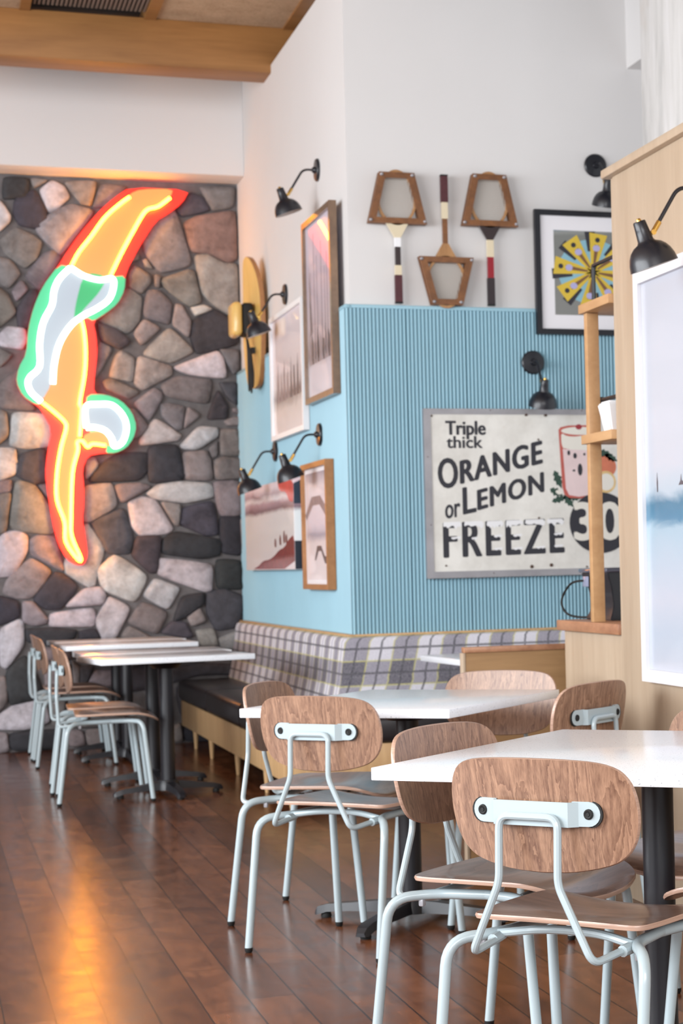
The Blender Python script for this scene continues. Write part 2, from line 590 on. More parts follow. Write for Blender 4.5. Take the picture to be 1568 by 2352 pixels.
# stone wall: mortar bed with every stone raised out of it, each with its own colour
STONES = "d0.61,3.88 0.77,3.88 0.76,3.75 0.6,3.73;m0.78,3.88 0.9,3.87 0.8,3.81;l0.84,3.8 0.92,3.87 1,3.83 1.03,3.76 0.93,3.66 0.89,3.66;m1,3.86 1.21,3.88 1.17,3.71 1.1,3.72 1.05,3.79;m1.24,3.86 1.42,3.85 1.28,3.71 1.18,3.7;l0.56,3.73 0.6,3.7 0.65,3.62 0.64,3.58 0.56,3.5;d0.68,3.73 0.8,3.8 0.84,3.74 0.89,3.64 0.85,3.54 0.71,3.56 0.67,3.63;m0.81,3.54 0.9,3.64 1.03,3.71 1.19,3.67 0.96,3.36 0.87,3.46;m0.58,3.45 0.68,3.54 0.79,3.49 0.84,3.45 0.81,3.34 0.73,3.27 0.61,3.36;m0.55,3.34 0.64,3.32 0.7,3.23 0.62,3.13 0.55,3.17;m0.73,3.22 0.84,3.36 0.91,3.4 0.97,3.35 0.83,3.12;m0.64,3.11 0.7,3.19 0.75,3.13 0.67,3.04;m0.55,3.14 0.61,3.09 0.67,2.97 0.56,2.87 0.54,2.87;d0.67,3 0.77,3.13 0.82,3.1 0.75,2.87 0.68,2.87;l0.56,2.82 0.61,2.87 0.72,2.86 0.73,2.78 0.7,2.72 0.56,2.74;m0.54,2.73 0.64,2.68 0.56,2.6 0.53,2.61;m1.9,3.87 2.14,3.88 2.12,3.74 1.98,3.71 1.94,3.79;d1.74,3.71 1.84,3.83 1.93,3.79 1.97,3.71 1.78,3.66;p1.8,3.61 1.88,3.66 2.13,3.71 2.14,3.58 2.14,3.39 2.08,3.35 1.96,3.41 1.84,3.42;m1.56,3.64 1.73,3.7 1.83,3.33 1.62,3.27 1.54,3.37 1.51,3.47;m1.86,3.38 1.94,3.4 2.05,3.34 2.14,3.34 2.14,2.96 1.97,3.06 1.9,3.14;m1.41,3.25 1.45,3.31 1.55,3.24 1.55,3.19 1.49,3.12 1.41,3.16;m1.63,3.22 1.81,3.29 1.85,3.27 1.89,3.07 1.8,3.04 1.64,3.17;m1.58,3.25 1.62,3.24 1.61,3.16 1.58,3.17;m1.5,3.35 1.53,3.36 1.57,3.29 1.52,3.3;m1.43,3.38 1.48,3.39 1.48,3.35 1.42,3.33;m1.53,3.14 1.61,3.14 1.69,3.05 1.67,2.91 1.5,2.96;m1.72,3.05 1.76,3.04 1.82,2.93 1.8,2.82 1.69,2.91;m1.28,3.09 1.41,3.15 1.49,3.09 1.47,2.93 1.39,2.84 1.18,2.94;l1.82,3.03 1.91,3.05 1.97,3.02 1.85,2.97;d1.84,2.94 1.98,3.02 2.14,2.92 2.13,2.78 1.86,2.71 1.82,2.82;d1.19,2.91 1.32,2.87 1.41,2.79 1.34,2.73 1.21,2.79;m1.43,2.84 1.5,2.94 1.61,2.88 1.48,2.76;m1.67,2.89 1.81,2.75 1.82,2.72 1.67,2.64 1.49,2.7;m1.2,2.78 1.29,2.73 1.18,2.54 1.14,2.54;m1.31,2.69 1.35,2.72 1.43,2.67 1.42,2.51 1.26,2.54;m1.46,2.69 1.67,2.62 1.68,2.56 1.48,2.45 1.43,2.5;l1.69,2.61 1.99,2.73 2.03,2.68 2.05,2.54 1.82,2.56;m2.01,2.74 2.14,2.74 2.14,2.6 2.1,2.57 2.05,2.66;m1.61,2.49 1.72,2.55 1.95,2.53 1.92,2.36 1.64,2.41;m1.22,2.51 1.28,2.53 1.46,2.44 1.38,2.39 1.24,2.45;m1.42,2.36 1.56,2.47 1.61,2.43 1.61,2.39 1.52,2.24;m1.6,2.35 1.64,2.36 1.76,2.34 1.74,2.19 1.7,2.18 1.61,2.27;m1.78,2.34 1.87,2.28 1.75,2.18;m1.41,2.33 1.51,2.2 1.45,2.13 1.3,2.1 1.19,2.19;l1.56,2.26 1.73,2.14 1.7,2.1 1.46,2.07 1.46,2.11;l1.73,2.07 1.85,2.2 1.98,2.19 1.98,2.13 1.84,2.04 1.74,2.05;m2,2.18 2.13,2.18 2.14,2 2,2;d1.91,2.25 1.99,2.46 2.06,2.34 2.05,2.26;d2,2.51 2.13,2.51 2.12,2.35 2.05,2.41;m2.09,2.33 2.13,2.33 2.13,2.29 2.09,2.3;m2.03,2.24 2.1,2.27 2.14,2.27 2.14,2.21 2.05,2.21;m1.92,2.05 1.98,2.1 1.98,2 1.94,1.98;m1.74,2.02 1.9,2.03 1.93,1.96 1.94,1.83 1.75,1.83;m1.95,1.96 2.02,1.99 2.14,1.97 2.14,1.84 1.96,1.83;d1.51,2.06 1.71,2.07 1.75,1.86 1.72,1.83 1.51,1.81;d1.21,1.95 1.3,2.01 1.5,2.02 1.49,1.89 1.44,1.83 1.11,1.82;m1.09,1.99 1.15,1.99 1.18,1.93 1.09,1.83;l1.5,1.74 1.58,1.8 1.74,1.82 1.92,1.8 1.94,1.71 1.75,1.67 1.55,1.7;m1.28,1.8 1.46,1.81 1.52,1.78 1.32,1.67;m1.09,1.79 1.26,1.81 1.29,1.65 1.11,1.55 1.07,1.56 1.05,1.71;l1.37,1.67 1.46,1.71 1.55,1.69 1.66,1.49 1.61,1.46 1.44,1.45 1.39,1.51;m1.58,1.68 1.72,1.66 1.7,1.51 1.67,1.52;d1.73,1.63 1.94,1.68 1.97,1.45 1.89,1.44 1.71,1.52;m1.94,1.81 2.13,1.82 2.14,1.58 1.98,1.58;d1.98,1.56 2.14,1.57 2.14,1.37 2.14,1.33 2.1,1.3 1.99,1.32;d1.12,1.54 1.33,1.64 1.39,1.45 1.37,1.33 1.22,1.33 1.14,1.49;l0.61,2.07 0.63,2.29 0.83,2.28 0.89,2.2 0.87,2.07 0.73,2.05;m0.53,2.31 0.59,2.29 0.6,2.14 0.52,2.07;l0.52,2.05 0.64,2.05 0.65,1.95 0.64,1.88 0.52,1.83;d0.67,2.01 0.83,2.05 0.85,1.83 0.75,1.81 0.64,1.87;m0.52,1.83 0.61,1.84 0.61,1.76 0.51,1.74;m0.51,1.73 0.61,1.75 0.57,1.5 0.51,1.47;m0.64,1.83 0.76,1.8 0.88,1.6 0.87,1.47 0.59,1.51;m0.78,1.8 0.84,1.81 0.87,1.72 0.84,1.71;m0.55,2.48 0.69,2.59 0.76,2.35 0.77,2.31 0.55,2.32;m0.87,2.36 1.07,2.36 1.05,2.1 0.9,2.1;m0.92,2.05 1.06,2.05 1.05,1.82 0.89,1.85;l0.51,1.43 0.56,1.48 0.65,1.49 0.7,1.45 0.7,1.36 0.61,1.2 0.52,1.19 0.5,1.19;m0.72,1.43 0.77,1.46 0.88,1.45 0.93,1.22 0.89,1.23 0.72,1.33;m0.57,1.17 0.72,1.31 0.85,1.21 0.72,1.04 0.62,1.04 0.54,1.08;l1.07,1.51 1.1,1.52 1.2,1.36 1.15,1.21 1.13,1.12 1.09,1.11 0.95,1.2 0.94,1.27;d0.73,1.03 0.87,1.21 0.95,1.18 1.02,1.1 0.91,0.96 0.81,0.96;l0.93,0.97 1.06,1.09 1.17,1.1 1.2,1.04 1.18,0.98;m0.66,1.01 0.73,1.01 0.82,0.89 0.8,0.86 0.72,0.85 0.66,0.88;d0.5,1.06 0.63,1.02 0.64,0.91 0.51,0.86 0.49,0.87;l0.84,0.93 1.12,0.96 1.12,0.83 0.83,0.84;l0.51,0.83 0.63,0.89 0.66,0.87 0.66,0.72 0.55,0.57 0.51,0.6;d0.68,0.83 0.85,0.83 1,0.81 0.98,0.75 0.83,0.71 0.69,0.74;d1.02,0.8 1.12,0.82 1.17,0.75 1.02,0.74;l1.13,0.87 1.22,1.03 1.36,0.95 1.26,0.75 1.17,0.75;l1.15,1.21 1.27,1.32 1.48,1.17 1.39,0.99 1.19,1.08;l1.45,1.03 1.53,1.15 1.7,1.08 1.61,0.93;m1.34,0.85 1.44,0.99 1.61,0.91 1.54,0.77 1.49,0.78;m1.29,0.75 1.35,0.83 1.5,0.74 1.49,0.71;d1.38,1.31 1.42,1.44 1.58,1.44 1.55,1.2 1.5,1.19;d1.6,1.42 1.69,1.47 1.98,1.41 1.97,1.3 1.84,1.28 1.59,1.32;l1.55,1.29 1.92,1.24 1.91,1.06 1.86,1.05 1.56,1.17;d1.95,1.27 2.12,1.26 2.14,1.06 1.95,1.07;d1.88,1.04 2,1.06 2.14,1 2.09,0.8 1.94,0.78 1.88,0.9;d1.65,0.85 1.71,1.02 1.86,1.04 1.86,0.96 1.73,0.87;m1.74,0.88 1.83,0.94 1.87,0.84 1.77,0.81;d1.56,0.77 1.64,0.85 1.73,0.84 1.78,0.74 1.72,0.73;m1.8,0.78 1.92,0.79 1.95,0.67 1.83,0.67;m1.95,0.72 2.09,0.77 2.1,0.64 1.98,0.64;d1.61,0.52 1.82,0.55 2.1,0.53 2.1,0.46 1.8,0.47 1.63,0.42;m1.07,0.45 1.12,0.53 1.26,0.52 1.24,0.41;d1.02,0.56 1.11,0.56 1.06,0.44 1.01,0.42;m0.97,0.6 1.02,0.55 1.01,0.43 0.98,0.43 0.97,0.52;d0.55,0.55 0.67,0.65 0.77,0.42 0.71,0.35 0.57,0.32 0.54,0.43;m0.48,0.51 0.54,0.51 0.55,0.34 0.48,0.27;l0.5,0.26 0.6,0.32 0.78,0.34 0.81,0.19 0.66,0.15 0.47,0.16;m0.47,0.14 0.54,0.13 0.55,0.01 0.47,0;d0.56,0.13 0.9,0.14 0.89,0.01 0.57,0.01;m1.05,0.13 1.3,0.13 1.29,0 1.06,0.02;m0.92,0.13 1.03,0.12 1.04,0.02 0.94,0.02;m1.26,0.51 1.33,0.51 1.33,0.38 1.25,0.39;d1.34,0.54 1.59,0.54 1.59,0.38 1.35,0.38;m1.62,0.12 1.68,0.14 1.69,0.01 1.62,0.02;m1.35,0.36 1.61,0.4 1.62,0.15 1.35,0.13;m0.72,0.69 0.96,0.7 0.96,0.61 0.78,0.61;m0.79,0.57 0.96,0.58 0.95,0.36 0.8,0.36;m0.97,0.4 1.24,0.4 1.3,0.15 0.92,0.15;m0.83,0.32 0.92,0.34 0.91,0.16 0.83,0.16;m1.22,0.71 1.49,0.68 1.49,0.56 1.11,0.58;m1.51,0.68 1.8,0.65 1.8,0.57 1.51,0.58;d1.66,0.4 2.09,0.44 2.09,0.12 1.71,0.14;d1.71,0.12 2.09,0.1 2.09,0 1.71,0.01;m2.12,1.55 2.14,1.55 2.14,1.33 2.13,1.29"
TONE = {'l': ((232, 230, 233), (246, 244, 246)), 'm': ((192, 188, 189), (218, 214, 214)), 'd': ((134, 133, 140), (164, 162, 168)), 'p': ((206, 190, 184), (214, 198, 190))}
def chaikin(P, k=1):
    for _ in range(k):
        Q = []
        for i in range(len(P)):
            a, b = P[i], P[(i + 1) % len(P)]
            Q += [(a[0] * .78 + b[0] * .22, a[1] * .78 + b[1] * .22), (a[0] * .22 + b[0] * .78, a[1] * .22 + b[1] * .78)]
        P = Q
    return P
def add_stone(bm, lay, P, tone):
    lo, hi = TONE[tone]
    q = R.random()
    z = sum(p[1] for p in P) / len(P)
    c = [lo[i] + (hi[i] - lo[i]) * q + R.uniform(-2.5, 2.5) for i in range(3)]
    col = srgb(*[max(0, min(255, k)) for k in c])
    cx = sum(p[0] for p in P) / len(P)
    cz = z
    P = [((a[0] * .88 + b[0] * .12), (a[1] * .88 + b[1] * .12)) if e == 0 else ((a[0] * .12 + b[0] * .88), (a[1] * .12 + b[1] * .88)) for a, b in zip(P, P[1:] + P[:1]) for e in (0, 1)]
    P = chaikin(P, 1)
    h = R.uniform(0.03, 0.05)
    rings = []
    for k, (s, d) in enumerate(((1.105, -0.02), (1.08, h * .5), (1.02, h * .93), (0.65, h * 1.1))):
        jit = [(R.uniform(-.006, .006) if k in (1, 2) else 0) for _ in P]
        rings.append([bm.verts.new((cx + (a - cx) * s, YS - d + jit[i], cz + (b - cz) * s)) for i, (a, b) in enumerate(P)])
    top = bm.verts.new((cx, YS - h * 1.12, cz))
    fs = []
    n = len(P)
    for a, b in zip(rings, rings[1:]):
        for i in range(n):
            j = (i + 1) % n
            fs.append(bm.faces.new((a[i], a[j], b[j], b[i])))
    for i in range(n):
        fs.append(bm.faces.new((rings[-1][i], rings[-1][(i + 1) % n], top)))
    for f in fs:
        f.material_index = 1
        for lp in f.loops:
            lp[lay] = col
bm = bm_new()
lay = bm.loops.layers.color.new('Col')
add_box(bm, -6, XA + 0.02, YS, YS + 0.3, 0, 3.92)
for s in STONES.split(';'):
    add_stone(bm, lay, [tuple(map(float, q.split(','))) for q in s[1:].split()], s[0])
gx, gz = 20, 13                                 # the wall beyond the left edge of the photograph
def node(i, j):
    rr = random.Random(i * 97 + j)
    return (-6.0 + 6.35 * i / gx + (0 if i in (0, gx) else rr.uniform(-.11, .11)), 3.88 * j / gz + (0 if j in (0, gz) else rr.uniform(-.1, .1)))
for i in range(gx):
    for j in range(gz):
        quad = [node(i, j), node(i + 1, j), node(i + 1, j + 1), node(i, j + 1)]
        cx = sum(p[0] for p in quad) / 4; cz = sum(p[1] for p in quad) / 4
        add_stone(bm, lay, [(cx + (a - cx) * .92, cz + (b - cz) * .92) for a, b in quad], R.choice('llmmmd'))
struct('wall_back', bm, [M['mortar'], M['stone']], angle=80)

def fluted(bm, p0, p1, z0, z1, nrm, pitch=0.0203, depth=0.014, base=0.020):
    """half-round reeded wainscot between two floor points, out of the wall along nrm, with joints"""
    p0, p1, nrm = Vector((*p0, 0)), Vector((*p1, 0)), Vector((*nrm, 0))
    L = (p1 - p0).length
    d = (p1 - p0).normalized()
    n = int(L / pitch)
    prof = [(0, base)]
    for k in range(n):
        x = k * pitch
        if k % 16 == 0:
            prof += [(x + .0005, base - .008), (x + 0.0025, base - .008)]
        prof += [(x + pitch * .22, base), (x + pitch * .36, base + depth * .75), (x + pitch * .58, base + depth), (x + pitch * .8, base + depth * .75), (x + pitch * .94, base)]
    prof.append((L, base))
    A = [bm.verts.new(p0 + d * x + nrm * y + Vector((0, 0, z0))) for x, y in prof]
    B = [bm.verts.new(p0 + d * x + nrm * y + Vector((0, 0, z1))) for x, y in prof]
    for i in range(len(prof) - 1):
        bm.faces.new((A[i], A[i + 1], B[i + 1], B[i])).material_index = 1
# side wall with pictures
bm = bm_new()
add_box(bm, XA, XA + 0.16, YB + 0.16, YS + 0.3, 0, ZT)
add_box(bm, XA, XA + 0.16, 12.935, YS + 0.3, ZT, CEIL)
struct('wall_side', bm, M['white_wall'], flat=True)
bm = bm_new(); fluted(bm, (XA, YS), (XA, YB - 0.0), 0.84, 2.56, (-1, 0)); add_box(bm, XA - 0.034, XA, YB - 0.034, YS - 0.0, 2.56, 2.58, 0.003, 1)
struct('trim_1', bm, [M['blue_panel'], M['blue_panel']], angle=50)
bm = bm_new(); add_box(bm, XA, 6.2, YB, YB + 0.16, 0, ZT)
struct('wall_sign', bm, M['white_wall'], flat=True)
bm = bm_new(); fluted(bm, (XA - 0.034, YB), (6.2, YB), 0.84, 2.56, (0, -1)); add_box(bm, XA, 6.2, YB - 0.034, YB, 2.56, 2.58, 0.003, 1)
struct('trim_2', bm, [M['blue_panel'], M['blue_panel']], angle=50)
# bulkhead over the stone wall, box-out over the sign wall
bm = bm_new(); add_box(bm, -6, XA, 13.83, YS + 0.3, 3.90, CEIL, 0.004); add_box(bm, XA + .16, 2.8, 13.83, YS + .3, ZT, CEIL); struct('wall_bulkhead', bm, M['bulkhead'])
bm = bm_new(); add_box(bm, 3.74, 6.2, 9.5, YB, 3.93, CEIL); struct('wall_boxing', bm, M['white_wall'], flat=True)
# ceiling: fibre panels, a ribbed grille bay, timber strips; beam
bm = bm_new()
add_box(bm, -6, 0.70, -4, 14.6, CEIL, CEIL + 0.12, 0, 0)
add_box(bm, 1.46, 2.24, -4, 14.6, CEIL, CEIL + 0.12, 0, 0)
add_box(bm, 2.32, 6.2, -4, 14.6, CEIL + .03, CEIL + 0.12, 0, 2)
for x0, x1 in ((0.66, 0.72), (1.39, 1.46), (2.24, 2.32)):
    add_box(bm, x0, x1, -4, 14.6, CEIL - 0.012, CEIL + 0.12, 0, 1)
add_box(bm, 0.72, 1.39, -4, 14.6, CEIL + .07, CEIL + 0.12, 0, 2)
for k in range(26):
    x = 0.735 + k * 0.0255
    add_box(bm, x, x + 0.013, -4, 12.55, CEIL + 0.005, CEIL + 0.05, 0, 3)
M['grille'] = plain('grille_taupe', srgb(128, 112, 102), 0.7)
M['plenum'] = plain('dark_plenum', srgb(58, 46, 38), 0.9)
struct('ceiling', bm, [M['fibre'], M['beam_wood'], M['plenum'], M['grille']], flat=True)
bm = bm_new()
add_box(bm, -6, 2.75, 12.65, 12.93, 4.33, CEIL, 0.006)
struct('trim_3', bm, M['beam_wood'])
bm = bm_new(); add_box(bm, 2.45, 6.2, YB + .16, YB + .3, ZT, CEIL); add_box(bm, 2.75, 2.85, 10.5, 14.4, ZT - .2, CEIL); struct('trim_light_stop', bm, M['plenum'], flat=True)  # dark strips added to stop outside light leaking in over the walls
# window wall on the left, beyond the frame
bm = bm_new()
add_box(bm, -4.75, -4.6, -4, 14.2, 0, 0.7)
add_box(bm, -4.75, -4.6, -4, 14.2, 3.7, CEIL)
for k in range(10):
    y = -4 + k * 2.0
    add_box(bm, -4.74, -4.62, y, y + 0.1, 0.7, 3.7)
struct('wall_left', bm, M['white_wall'], flat=True)
# concrete column behind the partition
bm = bm_new(); add_box(bm, 3.14, 3.8, 7.95, 8.55, 0, CEIL, 0.01); struct('wall_column', bm, M['concrete'])
# timber partition with cap, near the tables
bm = bm_new()
add_box(bm, 2.33, 2.46, 3.4, 6.665, 0, 2.56, 0.002)
add_box(bm, 2.336, 2.454, 6.667, 6.70, 0, 2.56, 0.003)
add_box(bm, 2.305, 2.485, 3.4, 6.72, 2.56, 2.592, 0.006)
struct('wall_partition', bm, M['oak'])

# ---------------------------------------------------------------- neon sign
NEON = {
    'back': '1.425,3.837 1.825,3.837 1.775,3.744 1.678,3.667 1.595,3.615 1.485,3.442 1.381,3.246 1.372,3.137 1.335,3.052 1.241,2.966 1.159,2.910 1.179,2.809 1.182,2.689 1.161,2.545 1.152,2.420 1.227,2.414 1.330,2.373 1.398,2.295 1.428,2.199 1.405,2.115 1.357,2.048 1.286,2.013 1.205,2.013 1.102,1.995 1.065,1.900 1.073,1.780 1.070,1.661 1.056,1.565 1.076,1.422 1.085,1.314 1.060,1.255 1.014,1.250 0.947,1.293 0.893,1.401 0.862,1.544 0.834,1.758 0.823,1.877 0.840,2.020 0.878,2.174 0.802,2.316 0.775,2.339 0.692,2.398 0.652,2.492 0.669,2.587 0.722,2.682 0.737,2.848 0.774,2.991 0.834,3.134 0.940,3.280 0.999,3.377 1.082,3.499 1.212,3.659 1.318,3.760',
    'gsuit': '0.945,3.289 1.025,3.277 1.293,3.219 1.380,3.228 1.370,3.125 1.323,3.034 1.241,2.966 1.159,2.910 1.125,2.933 1.084,2.920 1.009,2.853 0.889,2.613 0.815,2.352 0.775,2.339 0.692,2.398 0.652,2.492 0.669,2.587 0.722,2.682 0.737,2.848 0.774,2.991 0.834,3.134',
    'gcap': '1.106,2.413 1.227,2.414 1.330,2.373 1.398,2.295 1.428,2.199 1.405,2.115 1.357,2.048 1.286,2.013 1.217,2.013 1.230,2.061 1.095,2.174 1.098,2.330',
    'legs': '1.025,3.280 1.138,3.465 1.257,3.625 1.423,3.789 1.494,3.822 1.712,3.836 1.693,3.777 1.526,3.679 1.391,3.439 1.284,3.225 1.200,3.195 1.109,3.220',
    'torso': '1.087,2.915 1.009,2.853 0.938,2.757 0.894,2.590 0.874,2.471 0.813,2.363 0.892,2.293 0.961,2.222 0.934,2.055 0.902,1.877 0.898,1.698 0.944,1.537 0.948,1.412 1.018,1.297 1.036,1.303 0.990,1.435 0.986,1.578 1.001,1.876 1.036,2.031 1.047,2.091 1.061,2.126 1.055,2.341 1.092,2.533 1.107,2.712 1.098,2.879',
    'suit': '1.021,3.270 1.109,3.220 1.212,3.195 1.293,3.209 1.301,3.147 1.266,3.062 1.184,2.994 1.087,2.941 0.997,2.859 0.926,2.745 0.891,2.613 0.874,2.471 0.811,2.361 0.733,2.452 0.728,2.505 0.803,2.600 0.807,2.754 0.837,2.897 0.897,3.017 0.911,3.124 0.955,3.215',
    'face': '1.092,2.150 1.221,2.163 1.264,2.061 1.218,2.064 1.126,2.052 1.060,2.091',
    'cap': '1.098,2.327 1.225,2.346 1.328,2.289 1.363,2.199 1.337,2.091 1.278,2.064 1.226,2.160 1.097,2.186',
    'y1': '1.416,3.758 1.357,3.713 1.251,3.613 1.156,3.479 1.073,3.369 1.020,3.270',
    'y2': '1.684,3.764 1.601,3.700 1.518,3.666 1.433,3.525 1.348,3.366 1.278,3.221',
    'w1': '1.016,3.263 0.944,3.187 0.906,3.103 0.891,3.008 0.832,2.889 0.805,2.747 0.801,2.593 0.739,2.522 0.724,2.475 0.745,2.416 0.807,2.355',
    'w2': '1.016,3.263 1.104,3.209 1.206,3.185 1.287,3.197 1.294,3.138 1.260,3.053 1.178,2.989 1.082,2.935 1.004,2.866 0.933,2.749 0.896,2.607 0.884,2.476',
    'y3': '1.081,2.906 1.095,2.823 1.100,2.681 1.087,2.526 1.053,2.342 1.086,2.326',
    'y4': '1.065,2.318 1.048,2.122',
    'y5': '0.807,2.355 0.888,2.287 0.954,2.219 0.960,2.169 0.927,2.051 0.896,1.873 0.891,1.696 0.937,1.541 0.941,1.411 1.016,1.291 1.033,1.302 0.980,1.446 0.978,1.576 0.995,1.873 1.033,2.027 1.032,2.084 1.064,2.091 1.098,2.051 1.132,2.072 1.215,2.061',
    'w3': '1.092,2.181 1.091,2.322 1.173,2.341 1.265,2.335 1.333,2.266 1.356,2.182 1.328,2.086 1.272,2.056 1.255,2.110 1.215,2.161 1.147,2.184 1.092,2.181',
}

def P2(s):
    return [tuple(map(float, q.split(','))) for q in s.split()]
nroot = thing('neon_sign', 'tall glowing neon sign of a diving swimmer, red and green, on the stone wall', 'neon sign', (1.1, YS - 0.05, 2.4))
yz = lambda a, b, d: (a, d, b)
E_RED = emit('red_acrylic_glow', srgb(234, 40, 24), 1.9, srgb(120, 14, 10))  # sign panels emit as well: the tubes' glow is put into them
E_GREEN = emit('green_acrylic_glow', srgb(84, 200, 145), 0.72, srgb(40, 130, 90))
E_SKIN = emit('amber_panel_glow', srgb(255, 180, 96), 0.78, srgb(90, 56, 34))  # painted panel, light of the tubes on it put in as emission
E_SUIT = emit('pale_panel_glow', srgb(222, 232, 246), 0.6, srgb(70, 76, 80))
E_LEAF = emit('green_patch_glow', srgb(70, 205, 130), 0.6, srgb(30, 100, 60))
T_YEL = emit('yellow_neon_tube', (1.0, 0.38, 0.018, 1), 30.0)
T_WHT = emit('white_neon_tube', (0.84, 1.0, 0.94, 1), 3.5)
def panel(name, key, y0, y1, mat, par=nroot, sm=True):
    P = P2(NEON[key])
    if sm:
        P = chaikin(P, 1)
    b = bm_new()
    add_prism(b, P, yz, y0, y1)
    return finish(name, b, mat, par, nroot.location, flat=True)
back = panel('red_backing', 'back', YS - 0.085, YS - 0.055, E_RED)
panel('green_suit_backing', 'gsuit', YS - 0.097, YS - 0.085, E_GREEN)
panel('green_cap_backing', 'gcap', YS - 0.097, YS - 0.085, E_GREEN)
panel('leg_panel', 'legs', YS - 0.105, YS - 0.097, E_SKIN)
panel('torso_panel', 'torso', YS - 0.105, YS - 0.097, E_SKIN)
suit = panel('swimsuit_panel', 'suit', YS - 0.112, YS - 0.105, E_SUIT)
panel('face_panel', 'face', YS - 0.112, YS - 0.105, E_SKIN)
panel('cap_panel', 'cap', YS - 0.118, YS - 0.112, E_SUIT)
b = bm_new()
sx = lambda q: [(a, c) for a, c in q]
add_prism(b, chaikin(P2('1.105,3.24 1.265,3.22 1.20,3.10 1.08,2.97 1.03,2.86 1.04,3.0'), 2), yz, YS - 0.115, YS - 0.112)
finish('green_suit_patch', b, E_LEAF, suit, nroot.location, flat=True)
for key, m, nm in (('y1', T_YEL, 'leg_tube'), ('y2', T_YEL, 'leg_tube'), ('w1', T_WHT, 'suit_tube'), ('w2', T_WHT, 'suit_tube'), ('y3', T_YEL, 'body_tube'), ('y4', T_YEL, 'body_tube'), ('y5', T_YEL, 'arm_tube'), ('w3', T_WHT, 'cap_tube')):
    pts = [(a, YS - 0.15, c) for a, c in P2(NEON[key])]
    b = bm_new()
    r = 0.0115 if m is T_YEL else 0.019
    add_tube(b, smooth_line(pts, 4), r, 8)
    finish(nm, b, m, nroot, nroot.location)
for i, (x, z) in enumerate(((1.3, 3.4), (0.95, 2.75), (1.05, 2.35), (1.0, 1.6))):
    b = bm_new()
    add_tube(b, [(x, YS - 0.058, z), (x, YS + 0.03, z)], 0.012, 8)
    finish('standoff', b, M['black_metal'], nroot, nroot.location)

